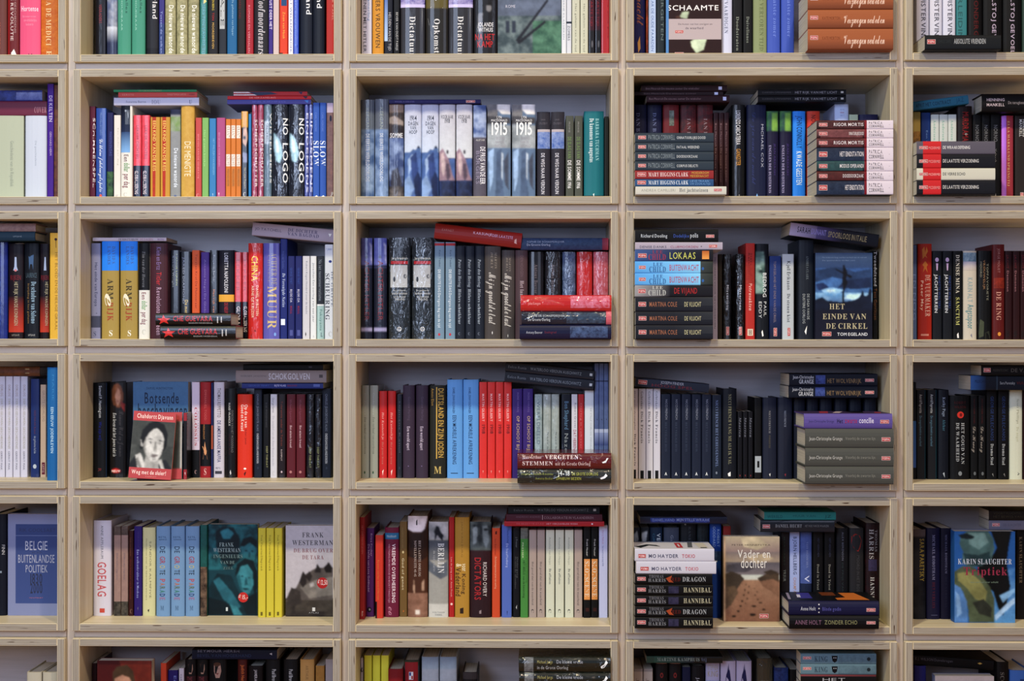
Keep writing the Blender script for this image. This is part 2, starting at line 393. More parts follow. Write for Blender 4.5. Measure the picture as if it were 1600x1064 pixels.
    for it in items:
        if it[0].lower() in 'tbsic' :
            A = (it[2]-it[1])*(it[4]-it[3])
            if best is None or A > best[0]: best = (A, it)
    for it in items:
        k = it[0]; lay[0] += 1
        if k.lower() in 'tbsic':
            nm = 'title_lettering' if it is best[1] else 'small_lettering'
            soft = tuple(p*.84+q*.16 for p, q in zip(it[5], base))
            text(I(nm), k.lower(), k.isupper() or kind != 'U', it[1], it[2], it[3], it[4], soft, it[6])
        elif k == 'p': panel(I('printed_panel'), *it[1:5], [it[5], it[5], it[6], it[6]])
        elif k == 'r': panel(I('printed_panel'), *it[1:5], [it[5], it[6], it[6], it[5]])
        elif k == 'q': panel(I('printed_picture'), *it[1:5], [it[5]]*4, it[6], it[7])
        elif k == 'Q': panel(I('printed_picture'), *it[1:5], [it[5], it[5], it[8], it[8]], it[6], it[7])
        elif k == 'm':
            I_ = I('publisher_mark'); vert = kind == 'U'; panel(I_, *it[1:5], [lin('c9b4b4')]*4); lay[0] += 1
            a, b, c_, d = it[1:5]; mx = .0009/faceW; my = .0009/faceH; panel(I_, a+mx, b-mx, c_+my, d-my, [lin('b8202c')]*4); lay[0] += 1
            if vert: text(I_, 'm', False, a+(b-a)*.25, a+(b-a)*.72, c_+(d-c_)*.12, c_+(d-c_)*.88, lin('f0d8d8'), 'POEMA')
            else: text(I_, 'm', True, a+(b-a)*.1, a+(b-a)*.9, c_+(d-c_)*.25, c_+(d-c_)*.75, lin('f0d8d8'), 'POEMA')
        elif k in 'oO':   # ellipse: centre, radii in mm; O is a sticker
            cx, cy, rx, ry, c = it[1:6]
            pts = [place(cx+rx/faceW*math.cos(a), cy+ry/faceH*math.sin(a)) for a in [2*math.pi*j/20 for j in range(20)]]
            I('round_sticker' if k == 'O' else 'printed_emblem').poly(pts, c)
        elif k == 'f':
            I('front_cover_print').poly([(t/2+.0002+lay[0]*.00002, b_*w, h*(1-a_)) for a_, b_ in it[2]], it[1])
        elif k == 'g':
            I('printed_picture').poly([place(a, b) for a, b in it[2]], it[1], tuple(v*.5 for v in it[1]), .45)
        elif k == 'z':
            I('printed_emblem').poly([place(a, b) for a, b in it[2]], it[1])
    for nm, I_ in layers.items():
        I_.obj(nm, root, mat, seed)

def parse_items(s):
    out = []
    for raw in s.split(';'):
        raw = raw.strip('\n')
        if not raw.strip(): continue
        p = raw.split(); k = p[0]
        if k in ('g', 'z', 'f'):
            out.append((k, lin(p[1]), [tuple(float(v)/100 for v in q.split(',')) for q in p[2:]])); continue
        if k in 'oO': out.append((k, float(p[1])/100, float(p[2])/100, float(p[3])/1000, float(p[4])/1000, lin(p[5]))); continue
        r = [float(v)/100 for v in p[1:5]]
        if k.lower() in 'tbsic': out.append((k, *r, lin(p[5]), ' '.join(p[6:])))
        elif k in 'pr': out.append((k, *r, lin(p[5]), lin(p[6] if len(p) > 6 else p[5])))
        elif k == 'q': out.append((k, *r, lin(p[5]), lin(p[6]), float(p[7])/100))
        elif k == 'Q': out.append((k, *r, lin(p[5]), lin(p[6]), float(p[7])/100, lin(p[8])))
        elif k == 'm': out.append((k, *r))
    return out
DATA = r'''
@ 0 0 8
U -10 11 -62 7a4a46|brown paperback with small orange title at the frame edge|t 25 50 30 60 ddd BODAR;t 30 55 62 88 d87a4a DE GESCHIEDENIS
U 12 30 -58 7c3038 h|maroon book with white spaced capitals and white emblem|p 0 22 0 100 9a2024;t 30 55 10 80 e8d8d8 ROZENS REVOLUTIE;t 62 78 30 72 c0a0a0 EEN GESCHIEDENIS;z ddd 35,92 60,88 85,95 70,99 40,97
U 31 63.5 -66 e0608c h|broad pink book with centred white title|B 8 92 47 52 f4e0ee Hortense;T 15 80 56 58 f0a8c4 De roman van een;T 20 84 60 62 f0a8c4 onverbiddelijke;T 32 68 64 66 f0a8c4 keizerin;S 40 66 93 97 802850 M
U 64 91.5 -70 d8871e/c05a14:80 h|orange marbled book with tall white capitals|s 32 62 8 86 f0d8a8 CATHERINA DE MEDICI;s 35 65 90 96 f0d8a8 E
@ 0 1 8
U 149 166 -62 1c1d2c g|black paperback with red title, first on its shelf|t 38 62 2 40 ccd RITA;t 38 64 44 63 a83028 VERRADERS
U 167 183.5 -60 4a5780 g x|blue and white photographic paperback|Q 0 100 0 66 8a98c0 c8ccd4 60 5a6488;p 0 100 66 82 d0d4e0 3a4468;p 0 100 82 100 3a4468;z ccd 45,96 60,96 52,99
U*2:22 184 205 -64 4c9c88|sea green paperback with pale and dark small titles|t 28 40 5 71 a8d8cc ONBEPERKT HOUDBAAR;t 62 80 20 54 1c5850 Abel alles
U 229 247.5 -66 353741|charcoal paperback with white title beside sea green pair|b 55 92 5 60 e8e8ee Schemerland;p 0 100 88 100 2c2e38
U 248.5 257 -50 4a4490|slim violet blue paperback with light title|p 0 100 60 100 40538c;t 30 66 46 92 a8b8e8 Tussen de wolken
U*3:18 258 275 -60 8c8a6a/b8b490:90|olive patterned paperback titled de nieuwe wanorde|t 25 80 0 22 8ab020 GEERT;b 40 82 44 93 f4f4f0 De nieuwe wanorde;o 60 98 3 1.5 222
U 312.5 324 -64 1c8078 g|teal glossy paperback with blue green title|t 30 70 45 97 4aa8b8 HARTEN VAN DE TIJD;z d8c860 60,36 90,42 50,44
U 325 341 -62 2c2a30|near black paperback with yellow and red title|t 42 62 30 50 e8d020 VAN DEN BERG;t 42 62 52 60 d02828 TON;t 42 62 62 88 e8c060 MOORDBRIEVEN
U 342 354 -60 363b46|dark slate paperback with pale title label|p 12 78 18 68 b8bcc0;t 25 70 22 66 333 TALE
U 355 370.5 -66 1f70a2|bright blue paperback with small pale title|t 50 68 40 76 a8d0e8 De geheimen van Hyper
U 371 383.5 -60 2e2728|dark brown paperback with dull red title|t 20 45 30 58 802828 BERNARD LIND
U 384.5 396 -50 ac2a3e|crimson paperback with thin white title|t 30 55 40 92 e8a8b4 ROMANS EN VERHALEN
U 397 419.5 -64 373740|charcoal paperback with white italic title|i 32 80 36 94 d8d4dc Roofmoordenaars;T 40 80 30 32 ddd S
U 420 426.5 -56 4c3894|narrow purple paperback with white title|b 20 80 20 68 e8e0f8 MORD RUST DEER HET;
U 427 436 -56 c8b8ba|slim cream unmarked paperback|
U 437 449.5 -58 d84a22|orange red paperback with yellow title and blue top|p 20 90 30 44 2a5a8a;t 40 70 50 78 f0c040 Zoon van Haak;p 0 40 92 100 4a2a28
U 450 458 -52 e4e4f0|slim white paperback with blue lettering and red edge|r 0 15 0 100 c03040;t 40 80 30 92 2c4890 HET WELKENNISBOEK
U 458.5 467 -62 2e54c0 g|royal blue paperback with small blue lettering|t 30 60 40 86 6a90e8 De overwinning
U 469 488.5 -66 252e42|navy paperback with white title schemerland, left of two|b 52 92 -6 56 e8ecf4 Schemerland
U 489 507.5 -66 232b3d|navy paperback with white title schemerland, right of two|b 36 78 -12 50 e8ecf4 Schemerland
U 510 522 -60 c43a32|red paperback against the box side|t 75 92 20 60 f0b0a0 ARTHUR KAPEL
@ 0 2 8
U 565 581 -58 c8c8dc|white paperback with black title and blue author line|t 60 85 0 60 5080b8 Bert van de Kamerling;b 18 48 16 92 222838 AFREKENEN MET HITLER
U 582 599.5 -60 cc9420|mustard paperback with dark title hitlers vrouwen|b 30 70 25 88 4a3410 HITLERS VROUWEN
U 600.5 614 -56 1e2438|navy paperback with light blue sky panel|p 0 40 30 80 4c70b8 b0c8e8;t 50 80 50 90 c0c0c8 HELDEN VAN DE TIJD
U 615 624.5 -56 181a24|thin black paperback with white title|t 40 75 50 90 c8c8cc BEVER VAN OUDT PARIJS
U 626 664 -70 3a3a42 h g|black hardback titled dictatuur with lavender top band, left copy|Q 0 100 0 48 8c80c0 d8d0f0 60 6a60a8;p 0 100 47 50 c8c0e8;s 38 62 58 97 e4e4e8 Dictatuur;z 999 88,46 90,56 88,76
U 665.5 700 -68 33312f/4a4840:70 h g x|dark hardback titled opkomst with white mountain peak|p 0 100 0 50 6e6430;z e8e8f0 20,50 45,42 78,50;s 38 64 60 94 e4e4e8 Opkomst;z 777 8,60 10,60 30,78 28,78
U 701 739 -70 3a3a42 h g|black hardback titled dictatuur with lavender top band, right copy|Q 0 100 0 48 8c80c0 d8d0f0 60 6a60a8;p 0 100 47 50 c8c0e8;s 38 62 58 97 e4e4e8 Dictatuur;z 999 88,46 90,56 88,76
U 740.5 776.5 -68 24242c/5c5c68:80 h g x|dark photographic hardback with portrait and red horizontal title|o 65 50 6 9 8a8a90;o 65 46 7 4 1c1c20;B 16 86 64 68 e8e8ee JOLANDE;B 20 84 69 73 e8e8ee WITHUIS;B 4 92 75 81 d02828 NA HET;B 14 84 82 88 d02828 KAMP;g 8c8c94 20,55 40,55 30,75 15,72
F 778 877 -60 5a6478/8a92a4:90 t2|face-out cover of blue-grey rubble with crossed planks|g 6c7890 0,0 100,0 100,55 0,60;q 0 100 55 100 4a5c66 8a9aa0 90;q 55 100 60 100 3c6a5c 6a9a84 90;g 2c3040 28,80 32,82 80,40 78,38;g 2c3040 30,82 34,84 76,62 74,60;g 3a4458 12,60 18,60 18,72 12,72;g 3a4458 22,60 28,60 28,72 22,72;T 12 28 44 47 ccd ROME
U 877.5 885 -64 d0d4de|thin white paperback beside the rubble cover|t 30 60 30 80 8890a0 MODERNE KLASSIEKEN
U 885.5 893 -56 c8ccd8|slim white paperback with slate lettering|p 0 100 60 62 2c3a50;t 20 70 64 80 2c3a50 ZOMERS
U*2:13 893.8 906 -58 c0c2b4|grey green paperback with thin spaced title|t 40 62 42 92 707468 Het geheim van de tijd
U*2:10 920 929 -60 4c1c30 g|narrow dark red and black paperback|t 30 70 30 66 a02840 ZWARTE TIJD;p 0 100 70 100 24242e;o 60 84 2 8 6a6a74
U 939.5 952 -62 c03440 g|red paperback at the end of its shelf|t 75 90 20 80 902028 ROOD
@ 0 3 10
U 990 1008 -66 2a2c70/202458:50 g|navy paperback with orange vertical title|c 30 80 10 66 a86a50 taalkracht;z c89a50 35,82 55,76 60,88 40,92;z ddd 40,95 60,94 70,99
U 1009.5 1012.5 -56 c8622a/2a1c20:90|very thin orange and black paperback|
U 1013.5 1025 -58 b4c8ec|light blue paperback with blue title|t 35 70 10 90 4a68a8 SCHAAM NAAR DE OUDE PAARDEN
U 1026 1039.5 -64 2c3a44|dark slate paperback with grey title|t 50 80 30 80 7c8c90 VERGETEN
F 1040.5 1127 -40 3a1c22/241014:60 t2.2 d8.5 s|face-out dark cover with grey wrap band and pale leaf|B 2 96 36 42 f0f0f4 SCHAAMTE;g b8c8b0 30,44 42,43 38,52 24,50;g c8d8c0 45,78 78,66 68,88 55,92 46,84;o 22 50 6 3 604038;p 0 100 52 76 b8acb2;T 22 84 57 59 4a4450 De kunst van het zwijgen en;T 35 68 62 64 4a4450 de waarheid;m 16 32 65 69;m 16 32 91 96;p 0 5 0 100 5890c8
U 1127.5 1144 -58 c8cce4|lavender white paperback with dark title|s 25 60 12 72 5a6078 DE RECHTVAARDIGEN
U 1145 1160 -60 1c1e26|black paperback with serif title and red mark, left of two|s 35 65 55 90 98a098 Doodstraten;m 30 70 95 99
U 1161 1176 -60 171a20|black paperback with serif title and red mark, right of two|s 35 65 55 82 98a098 Duivelinnes;m 30 70 92 99
U 1177 1198 -56 8f9a74|olive green paperback with faint title|s 45 75 30 90 707c58 DE VERLOREN TIJD
U*2:22 1198.5 1219 -56 4c66c0|periwinkle blue paperback with faint title|s 45 75 20 76 7c94e0 De laatste zomer
L 1262 1397 49 82 a8663c d-3|caramel brown paperback in gradient, lowest of a stack of three|Q 0 100 50 100 a4623a 8a5030 20 7a4428;m 3 12 32 52;c 42 90 25 72 f0d8c8 Verzwegen verleden;t 17 38 36 52 90502c KATE MORTON
L 1262 1397 18.6 48.5 a8663c d-3|caramel brown paperback in gradient, middle of a stack of three|Q 0 100 50 100 a4623a 8a5030 20 7a4428;m 3 12 32 52;c 42 90 25 72 f0d8c8 Verzwegen verleden;t 17 38 36 52 90502c KATE MORTON
L 1262 1397 -12 18.2 a8663c d-3|caramel brown paperback in gradient, topmost of a stack of three|Q 0 100 50 100 a4623a 8a5030 20 7a4428;m 3 12 32 52;c 42 90 25 72 f0d8c8 Verzwegen verleden;t 17 38 36 52 90502c KATE MORTON
@ 0 4 10
U*3:20.7 1432 1451.5 -60 d0d0e0|white paperback with tall black title luistervink|b 35 72 30 81 3a3a48 LUISTERVINK
U 1494.5 1511 -58 3f8a90|teal paperback with dark title next to white trio|b 15 55 20 88 2c6468 VERLEIDING
U 1512 1535 -62 161418|black book with dull red title beside the teal one|b 40 70 40 96 702020 ONDERGANG
U 1536 1566 -60 121014 h|black hardback with white title het tolstoj gevoel, left copy|b 45 66 8 94 c8b8d0 HET TOLSTOJ GEVOEL
U 1567 1596 -60 121014 h|black hardback with white title het tolstoj gevoel, right copy|b 40 60 8 94 c8b8d0 HET TOLSTOJ GEVOEL
U 1597 1612 -60 3a5048 h|dark green book at the frame edge|t 20 60 10 90 c0c8c0 LANDSCHAP
L 1445 1564 60 83 1e242a d-3|black paperback lying before the white luistervink trio|m 3 14 30 62;t 17 34 32 56 3c4448 JOHN LE CARRE;b 38 80 26 60 b8bcc0 ABSOLUTE VRIENDEN
@ 1 0 7
U -30 37 181 b4bcaa h|pale grey green hardback under lying books|t 70 78 30 85 90988c Geschiedenis van de Republiek
U 39.5 73 181 c4ccdc h|bluish white hardback under lying books|t 48 56 30 60 a0a8b4 De geschiedenis
U 73.5 84 131 5c2ca4|tall purple paperback with white title|b 30 80 10 33 e8dcf8 DE KELTEN;t 40 70 41 62 e0c8f0 GERHARD HERM
U 84.5 91 133 8a5a40/5a3c44:90|brown patterned paperback against the box side|
L -35 73 157 180 7c3050 g|maroon paperback lying on the pale hardbacks|s 82 100 40 80 c090a0 COVER;
L -35 66 139 156 3c50a0/202a60:80 g|blue photographic paperback topmost of two lying|Q 60 100 20 90 8c98c8 3c4890 70 6a78b8
@ 1 1 6.5
U 139 149 166 6e2e4c|maroon paperback with torn white letters, first on its shelf|b 62 100 12 88 e8e4ec SCHIMMENSPEL
U 150 166 169 2656a8 g|blue paperback with white cursive title and orange dot|c 35 72 34 92 e8f0f8 De kleine fabelencyclopedie;t 40 60 5 30 7c98c8 MAXWELL RITTBERG;o 48 96 3 3 d85a2a
U 167 177 176 2a2c68|navy paperback with blue title and green foot|t 40 80 22 50 5c68b8 MAKKEN EN DAG;Q 0 100 68 100 2a3c48 5a8a50 80 202838
U 178 188.5 180 dcd8d4|narrow white paperback with faint title|t 55 75 15 60 b8b8a8 Een dollar per dag;C 20 70 94 98 c0c0c0 C
U 189 207 165.5 dcdcd8|white and black paperback titled een dollar per dag|p 0 82 0 28 1c2030 2c3c60;p 0 82 28 50 3c5888 88b8e8;T 35 75 4 20 90a0b8 TIM;b 30 68 52 60 702838 Een;b 30 68 61 71 60a040 dollar;b 30 68 73 88 8a2434 per dag;S 20 60 93 97 c8c8c0 C
U*2:13 208.5 221 180 dc3850/e87080:50 g|red and navy paperback titled globalisering|p 0 100 60 100 1c2644;b 20 60 66 94 e0e4ec GLOBALISERING;t 35 70 12 52 a02838 LEKKER DICHTBIJ
U*2:15.7 235 250 183 c89a2a|mustard paperback with red title ribbon|g c84020 20,0 60,0 52,100 25,100;b 28 58 4 66 f0d070 EEN KIND VAN DE REIS
U 264.5 282 171 9ca0a4/5878b0:90 x|grey blue patterned paperback titled de nieuwe wanorde|q 0 100 8 24 8aa86a b0b8b0 90;p 0 100 0 6 30385c;b 38 78 43 87 e8f0fc De nieuwe wanorde;o 50 97 3 3 4060a0
U 283 304 165.5 c8a040/d8b860:60|golden yellow paperback with white title de menigte|t 28 75 38 76 f0ead0 DE MENIGTE;z a88030 48,97 56,97 52,99
U 305.5 315 184 c85a58|coral red paperback with small title|t 35 60 20 75 f0a0a0 BRIEVEN AAN DE GENERATIE;S 15 60 93 98 e8b0b0 C
U 315.8 326 184 86b86c|bright green paperback, slim|t 30 55 15 60 b8e8a0 Het groene boekje
U 327 337.5 185 3e8cc4|sky blue paperback, slim|t 55 80 25 70 90c8e8 HET WELZIJN VAN IEDEREEN;z c0d8e8 50,93 60,93 55,97
U 338.5 352 184 b65c92|magenta pink paperback, slim|t 22 40 18 60 e8a8d0 EEN GEVAAR VOOR IEDEREEN;z e8c0d8 20,92 36,92 28,97
U*3:8 352.8 360.5 186 d4842a|narrow orange paperback with white label panels|p 10 90 8 24 e4dcd4;t 20 80 9 23 806850 KRANT;p 10 90 44 59 e4dcd4;t 20 80 45 58 806850 NIEUWS;t 25 80 62 84 a88850 WERELDGESCHIEDENIS
U 377 387.5 174 26262c g x|black paperback with portraits and yellow top|p 0 100 0 18 d8a838;g c8a898 30,20 80,18 100,30 70,40 20,36;o 48 30 3 4 241c1c;g 8a90b0 20,46 90,48 90,58 30,58;t 45 75 64 88 c8c0a0 Het Lepan Rapport;S 30 70 92 97 ddd C
U 388.5 392.5 178 2a8cc8|very slim cyan paperback|
U*2:9.4 393.5 402.3 164 b05070/8c4060:60 w|rose red wrapped paperback with torn white letters|b 62 100 15 88 f0e8ec SCHERPSCHUTTER;t 25 50 30 70 d890a0 MARTIN;C 20 70 90 98 e0b8c0 S
U 412.5 424.5 163.5 6c8498/a8c0d0:80 w x|grey blue wrapped photographic paperback|p 5 70 18 42 b8c8dc;t 30 60 20 40 50606c ONDERWEG;b 80 100 8 84 f0f4f8 WISSELMENS
U*2:25.2 425.5 450 163.5 262c3c/4c586c:60 w h x|thick dark wrapped book titled no logo|g a8d0e4 12,30 44,36 62,44 70,54 50,62 26,60 12,46;g e0f4fc 20,34 40,40 46,50 30,52;b 70 100 14 33 f4f8fc NO;b 70 100 40 84 f4f8fc LOGO
U*2:6.4 476 482 163.5 5c68b4/3c4480:60 w|very narrow blue violet wrapped paperback|b 50 100 8 94 d8dcf4 EINDEMENS
U*2:10.6 489 499.2 160.5 3a68bc|blue paperback with large white title slow|s 5 92 39 66 e8f0fc SLOW;t 30 60 10 30 7898e0 CARL HONORE;z e8f0fc 10,98 60,96 90,98 80,100
U 510.5 521 161 987878/6a5460:60|brown grey paperback against the box side|p 0 100 0 10 c8b8d0;o 60 16 2.5 7 303050;t 60 75 60 80 b07860 ROMEO;C 60 100 92 97 e0e0e0 S
L 178 311 153.5 166 c4c6dc d6|lilac white paperback, lowest of three lying|t 14 38 40 66 6c6c80 Susanna Berne;s 44 55 30 80 8888a0 IOU;s 88 92 30 80 606880 U
L 185 308 144.5 153 c4544e d6|salmon red paperback, middle of three lying|t 5 20 35 65 e0988c EERSTE;t 62 86 30 60 e0988c ONGETEMDE LIEFDE;b 90 97 30 60 702020 PODZ
L 177.5 307 140 144 1c8c60 d6|thin green paperback, topmost of three lying|t 30 58 20 80 a8a878 GLOBALIZERING
L 355 486 155.5 163 5858a4 d6|blue violet paperback, lowest of three lying|t 30 70 30 60 7c7cd8 INLEIDING;z 5090d8 92,20 96,80 97,20
L 355.5 486 149.5 155 c4242e d6|bright red paperback, middle of three lying|t 26 58 25 75 f0a0a0 DE VERZAMELING;z 40284c 90,10 94,90 96,10
L 365 480 142 149 b82834 d6|red paperback with white tapering flash, topmost of three|g d8d4d8 0,10 20,10 32,90 0,90;g 3a4468 20,10 50,10 60,60 36,90 32,90;t 4 24 35 70 888 RED EN DE MENSEN;z 303060 88,10 92,70 94,10
@ 1 2 8
U 564 585 156 6a7484/a4b4cc:90 g x|blue grey photographic hardback titled de eerste wereldoorlog, left copy h|q 0 100 30 100 5070a0 a8c0e0 80;b 38 66 34 82 c8ccd4 DE EERSTE WERELDOORLOG;t 38 62 8 30 98a090 KEEGAN
U 586 607 155 6c7484/98a4b4:90 g x|blue grey photographic hardback titled de eerste wereldoorlog, right copy|q 0 100 30 100 5674a4 9cb4d8 80;b 38 62 34 82 c8ccd4 DE EERSTE WERELDOORLOG;t 38 62 8 30 98a090 KEEGAN
U 608 631 163.5 544c54/a49c98:90 g x|dark photographic book with white word somme|Q 0 100 8 30 6c605c 2c2830 90 544c54;g a89c98 0,14 40,12 100,18 100,22 0,20;Q 0 100 35 100 5068a0 a8bce0 85 3c4870;g 484858 20,70 60,66 90,84 60,90 10,84;p 0 100 0 8 a08c80;B 6 94 30 35 e8ecf4 SOMME;q 0 100 86 100 484448 a8a0a0 70
U 632 658.5 163.5 5878b0/a8c8e8:85 x|white and blue hardback with mountain photo and black heading, left copy|p 0 100 0 50 c0c4dc ccd8ec;g 6080b4 0,57 20,52 34,50 52,47 66,48 84,43 100,47 100,62 0,62;B 32 74 13 17 2c2c34 1914;B 22 82 18 22 4a4c54 DAGEN;B 34 70 22.5 26.5 4a4c54 VAN;B 28 76 27 31 4a4c54 HOOP;g 5c7cb8 0,60 30,52 60,48 100,50 100,100 0,100;g a8c0e4 20,58 50,52 44,66 26,74;g 3c5490 36,56 70,50 84,70 60,86 44,74;g 90acd8 0,80 30,74 60,88 30,100 0,100;g 2c3c68 55,80 80,70 100,78 100,100 66,100;o 84 45 3 2.4 34405c
U 659 685.5 163.5 5878b0/a8c8e8:85 x|white and blue hardback with mountain photo and black heading, right copy|p 0 100 0 50 c0c4dc ccd8ec;g 6080b4 0,57 20,52 34,50 52,47 66,48 84,43 100,47 100,62 0,62;B 32 74 13 17 2c2c34 1914;B 22 82 18 22 4a4c54 DAGEN;B 34 70 22.5 26.5 4a4c54 VAN;B 28 76 27 31 4a4c54 HOOP;g 5c7cb8 0,60 30,52 60,48 100,50 100,100 0,100;g a8c0e4 20,58 50,52 44,66 26,74;g 3c5490 36,56 70,50 84,70 60,86 44,74;g 90acd8 0,80 30,74 60,88 30,100 0,100;g 2c3c68 55,80 80,70 100,78 100,100 66,100;o 84 45 3 2.4 34405c
U*2:26.5 686.3 711.5 163.5 605c80/9c90a4:85 x|white and mauve paperback titled voorjaar 1918|p 0 100 0 56 c4c4d4 d4dae2;g a08898 0,50 20,46 36,50 60,58 84,66 100,76 100,84 0,84;g c8b4b8 10,52 28,50 40,64 30,76 14,70;g 6c5c70 40,62 60,62 70,76 50,82;o 52 50 2.6 4.5 40384a;g 5c7cb8 60,58 100,56 100,80 84,74;q 0 100 80 100 2c3454 4c64a0 70;B 10 88 11 15 33343c VOORJAAR;B 34 68 16 19.5 44464e 1918
U 739.5 760 164.5 686474 x|grey book with blue photo top and white title|q 0 100 0 34 5870a8 c0d0f0 95;b 22 50 48 84 9890a8 BURGERS;b 55 92 44 84 f0f0f8 DE PRIJS VAN DE EER;T 20 90 36 38 ddd ALISTAIR
U*2:38.7 761.5 798 163.5 7088a8/b0c8e4:80 h x|thick photographic hardback with bold white number 1915|q 0 45 0 30 74747c a0a0a4 60;g dcdce0 42,0 98,0 98,10 60,10 42,5;g 585860 0,12 100,14 100,20 0,22;T 40 62 12 15 f0f0f4 LYN;T 16 86 15.5 18 f0f0f4 MACDONALD;B 16 88 22 32 fcfcff 1915;T 38 76 34 37 a8a0a8 DE DOOD;T 34 72 38 41 a8a0a8 VAN DE;T 30 80 42 45 a8a0a8 ONSCHULD;g 8c94a0 0,20 100,22 100,46 0,44;q 0 100 22 46 9098a0 c0c8d0 90;g 5c7090 40,50 62,46 60,70 74,100 34,100;g a8c4e8 4,50 28,46 24,80 10,92;g 545c70 70,60 90,50 92,90 76,84;g c0ccdc 60,50 68,52 66,80 60,76
U*2:22 839 860 175 3e3c48|charcoal paperback with small blue photo panel|T 30 62 8 10 787480 IAN;T 14 80 12 14.5 787480 OUSBY;q 4 98 20 42 4c70b8 a8b8dc 80;p 4 98 20 23 b8b0b8;b 32 58 47 94 e0e0ec DE WEG NAAR VERDUN;z f0f0f0 42,99 52,98 60,100
U*2:14 884 896.5 181 5c6058|moss grey paperback with green and white title|b 25 70 25 51 7c9c5c DE SLAG VAN;b 25 70 53 87 e8e8ec DE SOMME 1916;t 35 55 7 20 a8a8a8 PROWSE
U 912.5 943.5 174 0e7c88|broad teal hardback with white serif lines and dark foot band h|s 58 76 8 56 a8dce0 BARBARA TUCHMAN;s 28 50 8 58 e8f4f8 De kanonnen van augustus;p 0 100 95.5 98 102c48;z d8e8e8 45,94 52,93 50,97
U 944.5 951 182 2a2c28|thin dark paperback in the shaded corner|
L 608 751 156.3 163 2a2468 d7|navy blue paperback lying on the white photographic books|t 6 28 35 70 8078b8 ANGELA DEKKER;t 34 60 40 68 504890 HET VERZAMELDE WERK;m 84 94 20 80
@ 1 3 10
U 990 1010.5 164 2a2c50|dark blue paperback behind a stack, leftmost|s 20 48 8 50 8088b0 DAN BROWN
U*1:23 1011.2 1034 164 282a4e|dark blue paperback behind a stack, beside a red one|s 38 62 8 50 8088b0 DAN BROWN
U 1036 1061 164 7c2a30|dark red paperback with small picture, behind a stack|q 38 68 6 22 404840 a0a8a0 70;s 52 70 30 60 d8c8c8 THE
U*2:26 1063 1088 164 3a2e34/8a2a34:60|dark and red paperback behind a stack|s 42 64 14 55 a08890 IAN RANKIN
U*3:8.2 1115 1122.6 176 44242c|very narrow dark maroon paperback|t 30 60 12 80 a08088 Ben Mezrich De nieuwe zomer
U 1143.5 1164 164 181a20 g|black paperback with white and yellow title|b 30 64 6 42 e8e8f0 LORENZO CARCATERRA;b 32 66 46 64 d8a030 GANGSTER;z 888 50,94 60,94 55,98
U 1167 1197 164 262e52|broad navy paperback with spaced white capitals|t 74 86 20 66 c0c4d8 MICHAEL COX;c 26 48 8 84 3c4880 De zin van de nacht;z 80b8f0 46,97 52,93 58,97 52,100
U*2:20.5 1197.6 1216.5 174 2a264c x|dark violet paperback with green flames at the top|q 0 100 0 22 28485c 4c8c50 95;q 45 90 2 24 88b850 5a9860 80;p 0 100 22 26 242448;s 18 38 38 92 b8b0d8 ENGELEN DER DUISTERNIS;t 60 74 36 72 5c4890 JEAN ARDAGH;z c0c0d8 40,99 48,97 54,99
U 1238.5 1258.5 174 2090ec|vivid blue paperback with black and white title|b 30 72 5 42 102848 JOHN CONNOLLY;b 28 72 45 83 e8f4fc KWADE GEESTEN
U 1261 1281 174 d04830|orange red paperback half hidden by a stack|b 30 66 4 16 481818 NOG
U 1304 1326 163 c0ccec|pale blue paperback rising behind a stack|T 38 68 5 6.5 8890b8 RUTH;T 38 68 8 9.5 c06070 RENDELL;T 38 68 11 12.5 8890b8 HET
U 1327 1341 179 b8c4ac|pale green paperback peeping over a stack|
U 1342 1372 179 2c2c58|indigo paperback peeping over a stack|
L 1002 1136 134 144 3a2026 d7|dark maroon paperback, topmost of three over the stack|t 5 68 38 70 98808c Ben Mezrich De nieuwe zomer De winkelier;z c8d0f4 90,25 94,25 94,75 90,75
L 992 1130 145 151.3 341c24 d7|dark maroon paperback, middle of three over the stack|t 10 70 35 70 806870 Ben Mezrich De nieuwe zomer;z c8d0f4 90,20 94,20 94,85 90,85
L 1010 1140 152 163.3 40202a d6.5|dark maroon paperback, lowest of three over the stack|t 3 66 35 65 a08088 Ben Mezrich De nieuwe zomer De winkelier;z c8d0f4 92,25 96,25 96,75 92,75
L 1184 1322 153.5 163.5 1a1c26 d7|black paperback, lower of two lying on the dark books|t 5 38 35 60 686870 DARREN OPENHEIMER;b 42 90 28 66 9898a4 HET RIJK VAN HET LICHT;z bbb 94,30 97,30 97,60 94,60
L 1184 1322 142.5 152.5 1a1c26 d7|black paperback, upper of two lying on the dark books|t 5 38 35 60 686870 DARREN OPENHEIMER;b 42 90 28 66 9898a4 HET RIJK VAN HET LICHT;z bbb 94,30 97,30 97,60 94,60
L 993 1135 291.5 304.5 c8c8c0 d-3|cream white paperback, lowest of the stack of seven|t 6 44 30 62 989890 ANDREA CAMILLERI;s 48 80 20 66 484c58 Het jachtseizoen;m 86 95 25 62
L 992 1115 279.5 291 33608e d-3|steel blue paperback, second from the bottom of its stack|m 3 14 20 75;s 17 68 20 75 e4ecf4 MARY HIGGINS CLARK;t 70 94 15 42 80b0e0 LIEVE TRAAN;t 70 96 52 80 80b0e0 UW ZOON ALTIJD
L 992 1115 265.5 279 9c3438 d-3|brick red paperback in the stack of seven|m 3 14 22 72;s 17 68 22 72 f0dcdc MARY HIGGINS CLARK;t 72 94 15 42 d8b840 MOEDERDOM;t 70 94 52 80 d8b840 MIDDERNACHT
L 992 1115 250 264.7 3a4856 d-3|slate paperback titled corpus delicti|m 4 14 30 68;t 17 51 22 74 98a4ac PATRICIA CORNWELL;b 53 80 38 66 d0d4d8 CORPUS DELICTI
